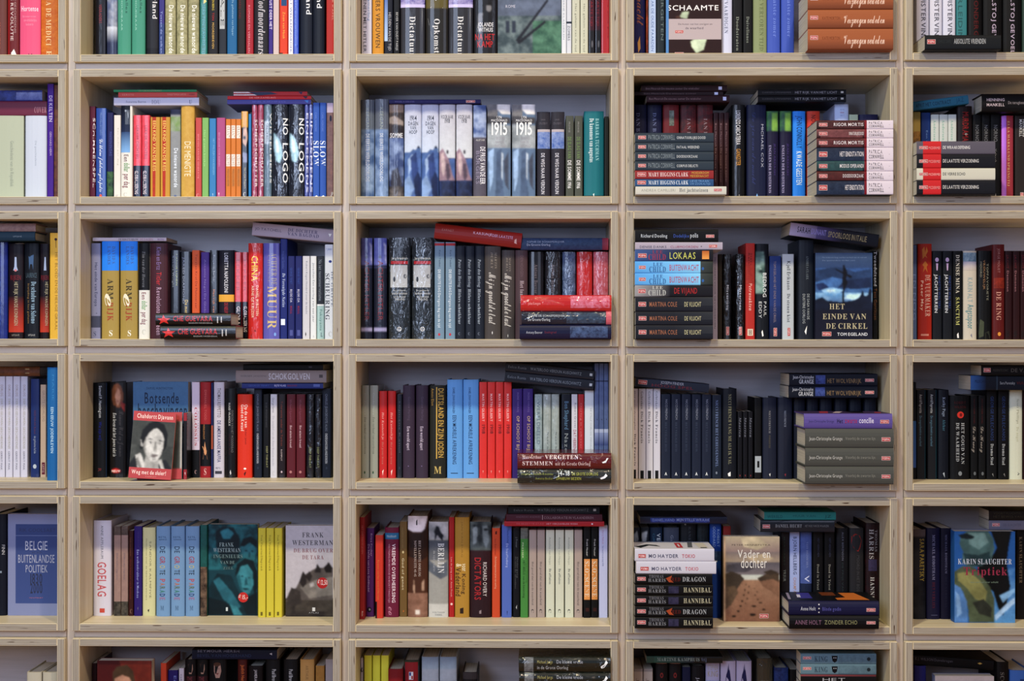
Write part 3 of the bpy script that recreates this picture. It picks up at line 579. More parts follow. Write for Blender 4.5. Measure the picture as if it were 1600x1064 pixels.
L 992 1115 234.7 249.3 3a4856 d-3|slate paperback titled doodsoorzaak|m 4 14 30 68;t 17 51 22 74 98a4ac PATRICIA CORNWELL;b 53 80 38 66 d0d4d8 DOODSOORZAAK
L 992 1115 219.5 234 3a4856 d-3|slate paperback titled fataal weekend|m 4 14 30 68;t 17 51 22 74 98a4ac PATRICIA CORNWELL;b 53 82 38 66 d0d4d8 FATAAL WEEKEND
L 992 1115 204 219 3a4856 d-3|slate paperback titled onnatuurlijke dood, topmost of its stack|m 4 14 30 68;t 17 51 22 74 98a4ac PATRICIA CORNWELL;b 53 90 38 66 d0d4d8 ONNATUURLIJKE DOOD
L 1276 1398 283.5 305 24324c d-3|navy and white paperback titled het eindstation, lowest of the stack|$PC HET EINDSTATION|24324c|40506c|36
L 1276 1398 268 283 4c2428 d-3|dark red and white paperback titled doodsoorzaak|$PC DOODSOORZAAK|6c3434|3a2024|40
L 1276 1398 251.5 267.5 24404a d-3|dark teal and white paperback titled modus operandi|$PC MODUS OPERANDI|3c6468|202c38|45
L 1276 1398 230 251 24324c d-3|navy and white paperback titled het eindstation, fourth from the top|$PC HET EINDSTATION|24324c|40506c|45
L 1276 1398 215 229.6 542a2e d-3|dark red and white paperback titled rigor mortis, third from the top|$PC RIGOR MORTIS|744044|3a2024|55
L 1276 1398 200.5 214.6 542a30 d-3|dark red and white paperback titled onnatuurlijke dood|$PC ONNATUURLIJKE DOOD|8c585c|3a2028|30
L 1276 1398 186 200 502a2c d-3|dark red and white paperback titled rigor mortis, topmost|$PC RIGOR MORTIS|64383c|2c2020|55
@ 1 4 10
U 1427 1438.5 175 b09848|gold paperback behind a stack|q 0 100 22 60 604020 c89840 70
U 1439.5 1454 176 1f4484|dark blue paperback behind a stack|t 50 70 20 50 7ca0d0 Een vrouw
U*3:13.6 1454.6 1467.5 179 c8ccc8|white paperback with green title, behind a stack|s 30 60 6 50 80b4a0 Andersen Norton
U 1495 1519 166 281a1e|black paperback with dark red title, behind a stack|b 35 74 6 38 a02428 MURDRAMA;o 58 30 3 2 999
U 1520 1533.5 179 16161a|black paperback with grey outlined letters, left of three|b 30 68 12 32 808084 NORNO
U 1534 1547.5 179 16161a|black paperback with grey outlined letters, middle of three|b 30 68 12 32 808084 NORNO
U 1548 1563.5 179 16161a|black paperback with grey outlined letters, right of three|b 30 68 12 32 808084 NORNO;t 30 60 40 56 98989c Volzeeb;z aaa 40,96 50,92 56,98
U 1565 1583.5 181 a84454|red and lilac paperback with gold capitals|r 0 36 0 100 d088f0 b070d8;s 46 66 6 84 d8b080 ELLA MARKLUND SPRINGTIJ
U 1586 1608 181 3a3232|brown black paperback at the frame edge|b 30 50 4 25 d8d8d8 MANKELL;b 54 74 4 25 d8d8d8 HENNING;m 36 60 91 97
L 1424 1514 157 171 2c7490 d8 a7|blue green paperback tilted above the shelf|b 8 70 30 72 1c3c54 AFRIT HET CONTRACT;t 78 92 20 70 1c5474 JAZ
L 1534 1618 150 178 16141a d6|thick black hardback lying at the right, white author lines h|b 8 42 26 42 d8c8d0 HENNING;b 8 42 54 70 d8c8d0 MANKELL;t 48 96 42 58 a8a0a8 De terugkeer van de
L 1429 1555 283.5 306 22242e d-3|black paperback with red square, lowest of four|$VM DE LAATSTE VERZOENING|d8d8d8
L 1429 1555 264.3 283 c8c8bc d-3|cream paperback with red square in a stack of four|$VM DE VERRE ECHO|484848
L 1429 1555 242 263.8 22242e d-3|black paperback with red square, second from the top|$VM DE LAATSTE VERZOENING|d8d8d8
L 1429 1555 221 241.3 6a6674 d-3|grey paperback with red square, topmost of four|$VM DE WRAAKOEFENING|e8e8e8
'''
DATA += r'''
@ 2 0 8
U -14 12 378 263c94/203070:60 g|bright navy book at the frame edge|t 40 60 40 90 4878d0 DE STER
U 13.5 37 381 261c2a h|dark book with orange foot and pale flask, left copy|p 0 100 55 100 2a1c28 d04828;p 0 100 93 100 2a1820;z a8b8d8 44,14 56,14 58,24 66,28 34,28 42,24;o 50 28 3 2.6 d08890;B 14 86 33 38 902838 RIJKEN;t 42 66 40 86 c8c0a0 HET RIJK VAN DE KONINGEN;T 24 76 95 97 b0a8a0 UITGAVE
U 38 61.5 380 1c222e h|dark slate book with blue figure and pale cursive title|z 4c6c94 32,14 66,12 62,28 56,22 42,22 36,28;T 14 86 31 36 607888 LAURENCE;s 50 82 40 84 a8c8e0 De schaduw van Salomo;t 26 38 42 84 a88850 Inwijding in het geheim;T 30 76 95 97 c8c8c8 UITGAVE
U 62.5 77 381 261c2a h|dark book with orange foot and pale flask, right copy|p 0 100 55 100 2a1c28 d04828;p 0 100 93 100 2a1820;z a8b8d8 54,14 66,14 72,28 46,28;B 14 96 33 38 902838 RIJKEN;t 62 90 40 86 c8c0a0 HET RIJK VAN DE KONINGEN
U 77.5 91.5 364 eabc24|tall yellow paperback with brown title and rose|o 70 6 3 3 4c1c28;z 4c1c28 66,6 72,6 74,14 70,14;t 62 92 18 92 a07818 HET BLOED EN DE HEILIGE GRAAL
L -30 55 361.5 376 2e4c5e d5|dark teal book lying on dark hardbacks, lower of two h|t 60 76 45 60 a8b8c0 UITGAVE
L -30 56 347.5 360.5 a48c88/806468:80 d5|pinkish brown patterned book lying, upper of two h|
@ 2 1 8
U 141 157 380 8c8eac|lavender grey paperback with navy title|g 30344c 0,74 60,73 100,70 100,76 0,76;p 0 100 76 88 50546c;t 40 72 20 66 2c3460 Het einde van Europa;S 25 60 92 97 50587c S
U*2:29 159 186 377 ac964c|broad gold and blue paperback titled armrijk|p 0 100 0 30 1c90f0;s 62 80 5 24 0c5ca8 DAVID S.;s 36 54 5 24 0c5ca8 LANDES;s 36 70 38 60 2c2820 ARM;s 36 70 62 82 b03424 RIJK;c 20 82 53 67 f0ead8 e;S 44 68 91 97 f0f0e8 S
U 217 234 380 dcdcd8|black over white paperback titled een dollar per dag|p 0 100 0 49 1c1e26;i 34 62 8 46 585c6c Tim van der Hoeven;b 30 68 51 59 8a2434 Een;b 30 68 60 70 68a840 dollar;b 30 68 72 85 8a2434 per dag;S 30 68 90 95 c8c8c0 C
U 235 262 380 5a3440|broad plum paperback with red and lilac condensed title|b 38 64 4 28 9880b8 Klein en Ertz;b 38 66 30 44 d83840 Titler;b 38 66 46 96 c8a8c0 Revolutionaire ideeen
U 266 281 391 282c3a g d10.4|dark glossy paperback behind two black lying books|t 22 40 6 42 a8b0c0 Robert Wright;t 60 76 4 40 b8c070 LANGE LIJNEN;b 50 80 74 98 d84828 DE ZON
U 282 298 393 1e2430 g d10.4|dark glossy paperback with yellow title behind lying books|t 22 40 6 60 b0b8d0 JARED DIAMOND;b 45 75 55 98 e0c040 De menselijke maat
U 300 312 391 dc682c d10.4|orange paperback with brown title behind lying books|t 45 70 4 66 8c3020 Torsten Krol De Fluisteraar
U 314 327 394 5c4098 d10.4|violet paperback behind lying books|t 40 62 8 90 9c8ccc Antonio Negri De Globalisering
U 328 341 391 20242e g d10.4|black paperback with orange title behind lying books|t 40 64 5 36 a8acb8 Benjamin Barber;b 38 62 44 90 d88830 Het rijk van de angst
U 342 366 391 2c2a38 d10.4|black paperback with yellow band and white title|b 38 62 3 48 e8e8f0 LORETTA NAPOLEONI;p 0 100 50 58 e8b030;b 38 62 59 88 c83038 DE NIEUWE ECONOMIE
U 366.8 377.5 394 d43844/e05c68:50 g d9.5|red over navy paperback, left of two near lying books|p 0 100 57 100 1c2030;t 20 70 8 46 b02834 LEKKER;b 30 80 62 92 d8dce4 GLOBAAL
U 378.5 387 394 d43844/e05c68:50 g d9.5|red over navy paperback, right of two near lying books|p 0 100 57 100 1c2030;t 20 70 8 46 b02834 LEKKER;b 30 90 62 92 d8dce4 GLOBALISERING
U 388 410.5 380 d42a20/c42018:40 w|glossy red paperback with yellow word china|b 25 70 13 40 f0d83c CHINA;b 58 74 44 76 f0d8c0 DANIEL BURSTEIN;b 25 42 44 78 f0d8c0 ARNE DE KEIJZER;g 9c1c18 20,96 50,90 80,100 20,100
U 411.5 437 380 6c68b8 g|violet paperback titled achter de muur in gold|s 50 84 10 44 b0a890 ACHTER DE;s 28 44 12 42 9890a8 CHINESE;s 28 84 44 90 dcc470 MUUR;o 74 95 2.4 4 88b0e8
U 438 449 373 283884|navy paperback titled de verenigde naties|i 30 72 34 68 c8d4f0 De Verenigde Naties;p 10 70 80 86 d8e0f0;t 25 60 12 30 6070b8 Wies ver Sandeke
U*2:11.5 449.8 460.5 400 2c3478|navy paperback with red and white small title|t 35 65 14 34 4868b8 GEORGE TENET;b 35 65 40 56 d8d8f0 BIJ DE CIA;b 35 65 60 70 a82848 MORAL;p 30 75 89 96 5c64a4
U 472.8 484 400 c8c8d0|white paperback with grey small title|t 45 70 6 70 787c8c Robert Kagan Honderd over de macht;z 444 38,94 46,91 54,94 46,97
U 485 494.3 400 d4d8dc|narrow white paperback with small black title|t 40 70 8 80 50545c Jonathan Een oorlog van een jaar;S 40 70 95 98 bbb s
U 495.3 506.5 400 a8c4c4|aqua and dark paperback with white middle line|p 0 100 0 58 383c48;t 25 70 4 54 888c98 Na het neoconservatisme;p 0 100 58 60 d8dce0;t 40 75 64 90 588880 Fukuyama;S 50 85 92 97 445 L
U 507.5 520.5 382 d8dce4|white paperback with large black title scheuring|T 10 90 4 6 8090c0 TJIBBE;o 66 18 3.5 3 3c4c98;s 8 60 30 80 283040 SCHEURING;s 75 100 28 66 8088a0 DE GROTE;S 40 90 92 97 bbb C
L 145 260 371 376.6 c0b8c4 d7.6|very thin lilac white paperback lying on top of the gold pair|b 35 62 25 80 3c3038 DE EERSTE EEUW;t 64 82 25 80 a85060 DE DAGEN;t 88 97 30 75 808 BEZIG
L 393.5 521 354.5 375 aaa0b0 d7 a-5.2|mauve paperback tilted over the violet books|t 3 36 36 56 4c4460 JO TATCHELL;s 43 80 20 46 4c4470 DE DICHTER;s 43 82 50 76 4c4470 VAN BAGDAD;z ddd 93,35 95,60 97,35
L 251 368.5 508.6 529.5 101012 g d-3|glossy black hardback with red star, lower of two h|$CHE
L 243.5 361 487 506.5 101012 g d-3|glossy black hardback with red star, upper of two h|$CHE
@ 2 2 8.5
U*2:22.5 561.5 582 372 242a42/1c2034:50 g h x|navy book with lilac picture top and red letters|q 0 100 0 27 5860b0 8890d0 60;g c0c4e8 78,4 98,8 98,26 88,22;o 50 19 2 4 20203c;p 0 100 28.5 29.2 5860a0;b 34 72 22 82 8c2c38 ACHTER HITLER;p 0 100 88.5 92.5 a8a4cc
U*2:36 607.5 641.5 371.5 28323a w h|black wrapped hardback with fog photo panel and round emblem|T 12 86 19 21.5 dce0e4 Jorg Friedrich;p 10 88 23 26 b02430;p 8 86 27 49 a8acb4 b8bcc0;o 26 41 2.6 6 30343c;o 76 38 4 5 70747c;T 20 80 51 52.8 d8dce0 De geallieerde;T 14 86 54 56 d8dce0 bombardementen;T 22 78 57 59 d8dce0 op Duitsland;T 30 74 60 62 d8dce0 1940-1945;o 50 90 5 5 e8e8ec;o 50 90 4 4 2a3238;T 44 56 88.8 91.2 e8e8ec G
U*2:17 679 694.5 378.5 7c96ac|light steel blue paperback with red top band|p 0 100 1 3.5 b03440;t 45 62 8 26 3c5064 Kurt Tauber;b 36 62 28 88 e0e8f0 DE EERSTE DAG Dertigste dag van de tijd;o 48 95 2.5 3 c84050
U*3:15.3 711.8 726.5 384.5 2a3242 h|slate blue book with white italic line|i 30 62 14 44 a8b4c4 Peter den Hertog;s 30 60 46 84 b8c4d4 Hitlers schutkleur;o 42 94 2.6 3.4 6c7484;o 46 94 1.6 2.4 2a3242
U 757.3 782.5 385 585250 h|grey brown book with white handwriting title|i 62 76 6 24 9c948c MARTIN;i 38 52 6 24 9c948c DURLY;c 26 76 28 84 d8d4d0 Mijn grootste last;z ddd 45,93 48,91 51,93 48,95
U 784 804.3 391 585252 h|grey brown book with white handwriting title, smaller copy|i 56 70 8 24 9c948c MARTIN;i 34 48 8 24 9c948c DURLY;c 22 84 26 86 d8d4d0 Mijn grootste last;z ddd 45,96 48,94 51,96 48,98
U 805 824.5 391 5e4a50 h|mauve brown book with pale title, behind a stack|t 42 66 6 30 806870 DEN HOOGEN;s 40 70 34 60 c8b8c0 Het laatste
U 825.5 849.5 393.5 26242c g h d10|black glossy book, behind a stack of three, first of two|s 40 62 14 66 807880 Antony Beevor Berlijn
U 851.5 876.5 393.5 26242c w h d10|black glossy book, behind a stack of three, second of two|s 40 62 14 66 807880 Antony Beevor Berlijn
U 878.5 899.5 393.5 1c3050/7890b8:60 w h d10|dark blue wrapped book with silvery streaks behind a stack|t 50 72 8 62 8898b8 DE GROOTE OORLOG
U 901 925.5 393.5 bc2024 w h d10|red wrapped book behind a stack|t 30 50 10 40 d86060 JOHN KEEGAN
U 927 950.5 393.5 bc3848/d890a0:70 w h d10|rose red wrapped book with silvery streaks behind a stack|t 30 50 10 40 d86060 JOHN KEEGAN
L 813.5 950.5 372.5 391.5 2c4468/486890:60 g d8 h|dark blue wrapped book lying above the red wrapped ones h|t 7 50 25 40 a8b8d0 SOPHIE DE SCHAEPDRIJVER;t 7 34 48 66 c8d4e8 De Groote Oorlog;r 93 100 0 100 8c4060 b04858
L 678 813.5 355 379 a42824 g d7.5 a-6.8 h|red glossy book tilted across the dark row h|t 8 22 30 45 c89090 EARNST;b 44 66 26 42 e8c8e0 KARSUNJE;b 66 90 28 46 d8b8d8 DER LAATSTE;z e0b8b0 92,50 94,40 95,75 92,70
L 812 955.5 507 529.5 1c204a g d-3 h|dark navy wrapped hardback, lowest of three h|t 7 25 44 62 c8ccd8 Antony Beevor;t 27 40 44 60 903040 Stalingrad;q 55 96 10 90 22284c 6c88b8 60
L 815 956.5 485 506 1e2c44 w d-3 h|dark blue wrapped hardback with pink end, middle of three h|t 7 48 26 42 c8d0d8 SOPHIE DE SCHAEPDRIJVER;t 7 32 52 72 e8f0f8 De Groote Oorlog;r 94 100 0 100 d06878;q 50 93 10 90 1e3048 6080a0 50
L 813.5 957 459 484.3 c42024 w d-3 h|bright red wrapped hardback, topmost of three h|t 8 22 42 60 f0b0b0 John Keegan;t 24 48 42 60 e05858 De Eerste Wereldoorlog;q 55 98 5 80 c42430 e8a8c8 60;z f0e8f0 92,30 94,70 95,30
@ 2 3 10
U 1113.5 1121.5 391 a8a0b4|mauve paperback hidden beside the tall stack|t 30 60 8 88 504c60 MOORDEN VOOR GEVORDERDEN
U 1122.3 1128.5 397 3c3428|thin dark paperback beside the tall stack|
U*2:20 1129.5 1142.5 397 14161e w|black glossy paperback titled misterioso|t 40 64 5 30 4c5468 Arne Dahl;b 42 70 36 66 d0d8e8 Misterioso;m 36 76 85 95
U 1165 1179.5 380 bc3830|red paperback titled de petrusakten|b 52 70 10 26 702024 Steven;b 28 46 10 26 702024 Kartal;i 35 70 33 70 f0c8c0 De Petrusakten;q 0 100 22 42 982c28 c04838 60;p 20 80 89 96 d8c8b8;S 30 70 90 95 201818 H
U 1180.5 1201 381 1e2430 x|black paperback with greenish face and white title|q 0 70 8 52 50706c b0d0c8 70;o 38 26 1.6 1 e0f0e8;o 40 29 5 3 283c40;g 1e2430 60,0 100,0 100,60 82,50;b 55 82 30 56 e8ecf0 BEDROG;t 62 82 60 76 e0e4e8 PAUL;t 24 46 60 78 e0e4e8 EDDY;z f0f0f0 44,92 52,90 60,96 50,97
U 1202.5 1220.5 400 2c4684|blue paperback fading to dark with small title|p 0 100 60 100 28407a 1a2038;t 35 55 6 80 9c8c90 TOM EGELAND HET EINDE VAN DE CIRKEL;m 34 64 86 96
U 1222.5 1240.5 397 b8c0c8|pale grey paperback with black title de stenen kist|b 40 70 8 42 202428 Kjell Eriksson;s 40 68 46 80 303840 De stenen kist;m 42 70 86 96
U 1247 1274 375 28303e|broad dark slate paperback with upright faint title|s 50 66 16 40 78848c ANDREA CLARK;t 56 72 54 80 b8c0c4 DE SAGA VAN DE;t 28 44 54 84 b8c0c4 DUISTERE OORLOG;z f0f0f0 40,92 56,86 50,95
F 1274 1363 395 20243c t2.4 d8|face-out cover of a crucifix against stormy blue sky|p 0 100 0 20 4c6488 3c5888;Q 0 100 18 48 4c7cc0 2c4070 60 5c94d0;Q 0 100 46 58 70b0e4 b8dcf8 60 5c7cac;g 34507c 0,20 40,16 70,22 100,18 100,30 60,32 30,28 0,34;g 283c64 50,32 100,28 100,40 70,42 40,40;g a0d0f8 10,42 30,40 50,43 40,47 14,46;g d0ecfc 18,43 32,42 36,44 24,45.5;g c0e4fc 56,48 76,47 90,51 70,54 50,53;g 30487c 0,36 14,34 24,40 6,44;p 0 100 57 66 3c4c78 202840;g 1c2844 0,54 12,51 20,55 45,57 66,55 76,52 80,48 82,44 84,44 86,50 92,49 95,41 98,41 100,46 100,66 0,66;g 181c2c 48.5,14 51.5,14 50.6,60 47.4,60;g 181c2c 34,19 36,18 64,27 63,29.5;g 181c2c 49,19 55,19 56,24 54,30 57,34 54,39 51,44 50,58 48,58 49,40 47,34;o 52 18.5 1.9 2.4 141826;T 12 90 4.5 6 8098c0 De onderste laag van het verhaal van de wereld;T 12 70 8 9.5 8098c0 De spannendste thriller ooit;S 24 52 58.5 65 c4bc9c HET;S 12 90 70 76.5 c4bc9c EINDE VAN;S 18 92 81 87.5 c4bc9c DE CIRKEL;m 12 28 91 96;B 38 92 92 95.5 e0e4ec TOM EGELAND
U 1364 1371.5 392 141418|black narrow paperback with white and orange title|b 20 80 0 40 d0d0d8 Tweeduizend;b 20 80 42 78 8c5c30 Tess Gerritsen
L 993 1114 508 530 282c38 d-3|dark paperback titled de vlucht, lowest of its stack|$MC
L 993 1114 486.5 507.6 282c38 d-3|dark paperback titled de vlucht, second from the bottom|$MC
L 992.5 1114 463 486 2a2e3a d-3|dark paperback titled de vlucht, third from the bottom|$MC
L 992 1114 444.3 462.5 24242e d-3|dark and grey paperback titled de vijand|r 0 45 0 100 a0a0a4 30303c;m 4 14 32 70;s 22 36 6 34 d0d4d0 LEE;s 17 40 40 88 d0d4d0 CHILD;b 50 80 22 72 c03034 DE VIJAND
L 992 1114 425 443.8 68b8ec d-3|light blue paperback titled buitenwacht, lower copy|$LC
L 992 1114 406 424.6 68b8ec d-3|light blue paperback titled buitenwacht, upper copy|$LC
L 992 1114 387.5 405.6 3c4870 d-3|navy paperback titled lokaas with yellow letters|r 0 60 0 100 44649c 2c3048;r 60 100 0 100 2c3048 202028;m 4 15 32 70;s 22 36 4 34 a83850 LEE;s 17 40 38 88 b84058 CHILD;t 44 78 22 80 d8dc60 LOKAAS;p 86 95 10 82 b86820 e8a850
L 992.5 1129 375 387 b0a8b8 d-2.5|lilac paperback titled clubmoorden|g 403848 36,0 44,0 46,100 42,100;g 403848 70,0 80,0 76,60 72,100;t 5 36 46 76 40384c DENISE DANKS;t 40 72 46 76 a84868 CLUBMOORDEN;m 84 94 30 75
L 992 1122.5 354.5 374.6 0e1016 d-2.5|black paperback with white and blue title, topmost of its stack|b 7 39 38 64 c8d0d8 Richard Dooling;b 46 65 38 64 4868b8 Dodelijke;b 66 76 38 64 c8d0d8 polis;m 85 95 42 66
L 1233 1371 364 384.5 1c2030 d6.5 a-8|lilac to black paperback tilted above the crucifix cover|r 0 38 0 100 b0a8c8 5c5484;r 30 60 0 100 5c5484 1c2030;b 8 23 24 68 242438 SARAH;b 24 41 24 68 9c94d8 DUNANT;b 43 87 28 72 a89c78 SPOORLOOS IN ITALIE
@ 2 4 10
U 1426 1432.5 383 5c729c|thin blue paperback, first on its shelf|t 10 80 30 80 8098c8 EN NOG
U 1434 1456 381 ac301e|brick red paperback titled de vuurmaker|z c07828 28,6 44,3 50,9 60,3 70,8 54,12 66,15 48,13 32,16;z c07828 30,22 50,18 70,22 60,24 68,30 50,26 34,30 42,24;s 50 88 32 76 e0b8a8 DE VUURMAKER;b 20 38 38 70 e8c8b8 Peter May;p 20 76 94 96 d09080
U*2:16.2 1457 1472 392 20242e|black paperback with lilac rose titled jachtterrein|o 46 10 4 5 c0a8cc;z c0a8cc 36,14 58,14 52,22 42,22;b 22 52 26 70 d8dce4 JACHTTERREIN;t 60 82 28 65 405898 MINETTE WALTERS
U 1489 1504 392 14181c|black paperback with white capitals titled sanctum|s 30 68 4 48 d8d4c8 DENISE MINA;s 30 68 52 84 d0d080 SANCTUM;z e0e0e0 40,94 56,92 62,98 44,98
U 1505 1526 392 c4beb2|cream paperback with blue cloud top titled angstspoor|q 0 100 2 12 406c88 a8bcc8 80;p 0 100 12 22 b8b4c4 c0b8b0;b 30 66 30 58 90a8ac KARIN ALT;b 30 76 60 88 2c8894 Angstspoor;z 889 50,95 60,93 64,98
U 1527.5 1549 392 16181c|black paperback with grey capitals and olive foot|t 62 76 14 56 9c9c8c TOPFAVORIETE;t 38 52 10 44 b08860 VROUWELIJK;t 16 28 12 30 9c9c8c MOORD;g 58604c 0,80 20,77 44,80 40,96 10,98;g 3c4038 50,92 80,90 90,98 50,100
U 1550.5 1569.5 382 6c2020 h|dark red book titled de ring|t 40 60 4 30 b08080 JORGE MOLIST;q 10 100 35 46 a03820 301418 70;s 30 70 49 80 d0a090 DE RING;o 54 94 3.6 4.4 d89830
U*3:12 1570.3 1581.8 392 3a161c|narrow dark maroon paperback near the frame edge|b 20 48 4 20 7c2c38 JACHT;b 24 50 22 46 a87880 Demonen;b 10 60 90 97 242428 NN
@ 3 0 10
U*4:11.7 -3 8 588 c8c8d8|narrow white paperback with gold spaced title|t 40 72 8 20 a08878 OORLOG;t 40 70 22 72 a8a488 DERTIG EEUWEN GESCHIEDENIS;t 40 66 74 93 707078 GERRIT MAK
U 48 61.5 592 26407c g|blue glossy paperback with red faded title|t 40 64 32 56 7c4858 REIS NAAR Babel;t 40 60 58 76 b8c0d0 de geheime liefde;o 50 89 4 5 c0c8d0
U 63 72 601 ccb49c|beige paperback with maroon foot label|t 40 80 6 40 a08878 GROTE OORLOG;p 30 85 84 97 7c2c44;t 40 70 86 95 d8c0c0 UITG
U 73.5 91 574 1474b0 d2|bright blue paperback standing forward with white capitals|b 38 62 35 76 c8e8f4 EEN EEUW JODENLEVEN;t 50 66 6 30 3c94c8 MARIE
L -40 62.5 572 587 8c5838/503c2c:80 g h|brown orange rounded hardback lying on white paperbacks h|r 0 34 10 70 c86838 a85030;z c0b080 78,20 84,20 84,70 78,70
@ 3 1 10
U 143 167 598 0e1118 h|black book with white author line and blue title|b 46 66 3 37 c8ccd4 Samuel P. Huntington;b 46 66 41 61 1c2c98 Wie zijn wij?;t 40 64 90 94 903838 R;p 96 99 0 100 2c4868
U 171 198.5 597 141216 g h x|black book with portrait of smiling woman and cursive lines|g 94592c 16,8 26,3 50,1 68,4 80,12 78,22 62,27 28,26 16,18;g d8a080 36,8 50,6 62,9 66,16 60,22 50,25 42,22 34,15;g a86a3c 30,6 50,4 46,9 36,13;o 44 13.4 .8 .5 402820;o 56 13.6 .8 .5 402820;g a04840 44,19.5 56,19.5 50,21;g 9c2c24 66,20 90,23 86,31 72,30;g 1c1414 8,26 36,24 50,30 66,25 90,32 90,38 8,38;i 22 42 32 78 d0d0cc Een leven dat het jouwe niet is;c 56 86 30 78 504c50 Romane West en Jammer;o 40 93 10 5 e02c20;B 14 66 92 94.5 f8e8e0 NIEUW
F 208 294 596.5 507ca4 t3|face-out blue cover titled botsende beschavingen|T 24 72 5.5 8 14284c SAMUEL HUNTINGTON;B 20 84 11 22.5 142040 Botsende;B 8 99 26 37 142040 beschavingen;B 10 94 42 52 142040 en de wereldorde;q 0 100 60 100 3a6ca0 5488c0 40
U 276 283.8 645 242024 g d5|small black book with red ends, left of two|p 0 100 0 12 a83440;p 0 100 85 100 a83440;z ddd 40,90 60,89 60,94
U 284.6 292 645 242024 g d5|small black book with red ends, right of two|p 0 100 0 12 a83440;p 0 100 85 100 a83440;z ddd 40,90 60,89 60,94
F 199 264 647 c45458 t1.5 d0 r4 y8 l7 s|small cover with black and white portrait of a dark-haired woman|q 0 100 12 86 4c504c 787c78 60;q 0 100 12 50 5c605c 484c48 60;g 18181a 22,58 20,44 24,28 38,17 56,13 74,18 84,32 84,50 76,60 60,40 44,44;g b4b4b0 38,64 66,66 70,86 30,86;g d4d4d0 28,44 33,34 44,27 58,24 70,29 77,40 76,53 72,64 64,73 54,75 44,70 35,60 30,52;g a8a8a4 28,46 34,40 36,62 44,71 38,68 31,58;g c8c8c4 21,42 27,42 28,53 23,52;g 1c1c1e 24,46 26,28 42,16 60,14 50,26 40,32 33,40 28,50;g 1c1c1e 56,14 74,20 82,34 80,48 74,34 64,26 52,22;g dcdcd8 6,84 12,66 24,62 34,76 36,86 6,86;g 9c9c98 12,72 18,68 30,84 24,86;g 2c2e30 0,78 12,66 20,86 0,86;g 30323a 68,74 84,70 100,84 100,86 70,86;g d0d0cc 66,72 74,70 84,86 76,86;g 404044 36,42 44,39.5 52,41.5 44,41;g 404044 60,42.5 68,41 75,44 68,43;o 44.5 46 3.3 1.4 f0f0ec;o 45 46 1.5 1.4 18181a;o 66.5 47.5 3.1 1.3 f0f0ec;o 67 47.5 1.4 1.3 18181a;g 505054 38,45.5 44,44 51,46 44,45;g 505054 61,47 67,45.4 73,47.6 67,46.4;g a4a4a0 55,44 59,44 61,56 58,58 53,57;g 68686a 53,57 57,58.5 62,57.5 57,59.5;g 7c7474 46,64.5 52,62.6 56,63.4 61,62.8 66,65.2 60,64.8 52,64.8;g 8c8482 48,65 64,65.6 58,68 52,67.6;g 9c9c98 50,69.5 62,70 56,71.5;p 0 100 0 14 c45458;B 8 94 3.5 10 f8ece4 Chahdortt Djavann;p 0 100 84 100 c45458;B 6 88 87.5 93.5 f8ece4 Weg met de sluier!;T 40 66 96 97.5 e8a8a0 PAMFLET
F 213 281 645 c8c4c0 t1.2 d3.2 y8 l6|second copy of the small portrait cover, mostly hidden behind the first|p 0 100 0 14 c45458;Q 3 97 14 84 70746c 4c504c 70 50544c;p 0 100 84 100 c45458
U 295 312 597 d0c4d4|white over black paperback titled colossus in red|p 0 100 71 100 141418;s 36 70 26 67 b83040 COLOSSUS;s 76 90 30 62 9890a8 NIALL FERGUSON;S 38 66 92 96 c8a0a0 C
U 313 329.5 597 a82c34|red and black paperback with gold star|p 0 100 44 88 1c1c22;z d8a070 46,62 54,68 82,67 62,73 70,81 50,76 28,81 38,72 20,67 40,68;t 42 62 8 40 d86c68 EMMANUEL TODD;t 30 45 44 60 c89850 WERELDMACHT;S 36 64 90 97 e8c0b8 S
U 330 333 598 26346c|very thin navy and orange paperback|p 0 100 45 70 b05c3c
U 334 350.5 597 c8c4d0|white paperback with navy title de amerikaanse maffia|b 36 70 6 37 685c58 THOMAS REPPETTO;b 36 70 40 84 24286c DE AMERIKAANSE MAFFIA;T 20 66 89 91 445 METS;p 15 80 93 96 50505c
U 352.5 369 607 16161a g|black paperback with white slanting title|b 30 48 16 42 d0d0cc RUUD VRANCKX;b 56 76 24 72 7c7c7c OORDEN VAN HET MODDERBAD;t 34 50 50 74 502020 VERSLAG;z ccc 42,94 50,91 58,95 50,97
U 371 394 616 dc3c18|bright orange red paperback with white bold title|b 52 72 12 40 f8e8e0 Op de as van;b 26 48 12 44 f8e8e0 Goed en Kwaad;t 54 66 42 60 902010 Robert Jensen;o 54 89 3 2 f8f0e8;z 601810 46,95 60,92 60,94 52,98
U 397 409.5 607 222c40|dark blue paperback with pale spaced line, left copy|t 34 60 6 48 8890a8 CHARLES JEAN DEVOTE ALIAS;b 34 60 50 84 c0c4d0 ONDERGANG DERLANGE BORDEN;o 50 89 2 3 3a4458
U 411 421 616 121218|black narrow paperback beside white one|t 40 66 10 40 606068 BOB WOODWARD;b 50 76 62 88 a8a878 DEEP THROAT
U 422.5 433 616 ccccd4|white narrow paperback with grey line|t 30 60 4 22 50505c George Soros;t 30 60 26 86 a8a8b0 De zeepbel van de Amerikaanse macht;S 30 60 92 97 bbb C
U 434.5 446.5 616 2c1c20 g|dark brown paperback with rusty title|t 36 60 8 62 9c4c2c Tolerantie onder de Turken;t 36 56 66 80 d8c8c8 ROMPUY;o 48 93 2 2.4 c8b8c0
U*2:15 448 462 616 6e2634|maroon paperback with pale serif title|s 36 58 6 34 98586c Michael Ignatieff;s 36 60 37 64 e0c0c8 Het minste kwaad;o 46 93 3 3 b88080
U 479 490.5 616 1a1e2e w|black glossy paperback titled deep throat, left copy|t 36 60 8 40 5c6478 BOB WOODWARD;b 36 66 63 88 9ca478 DEEP THROAT
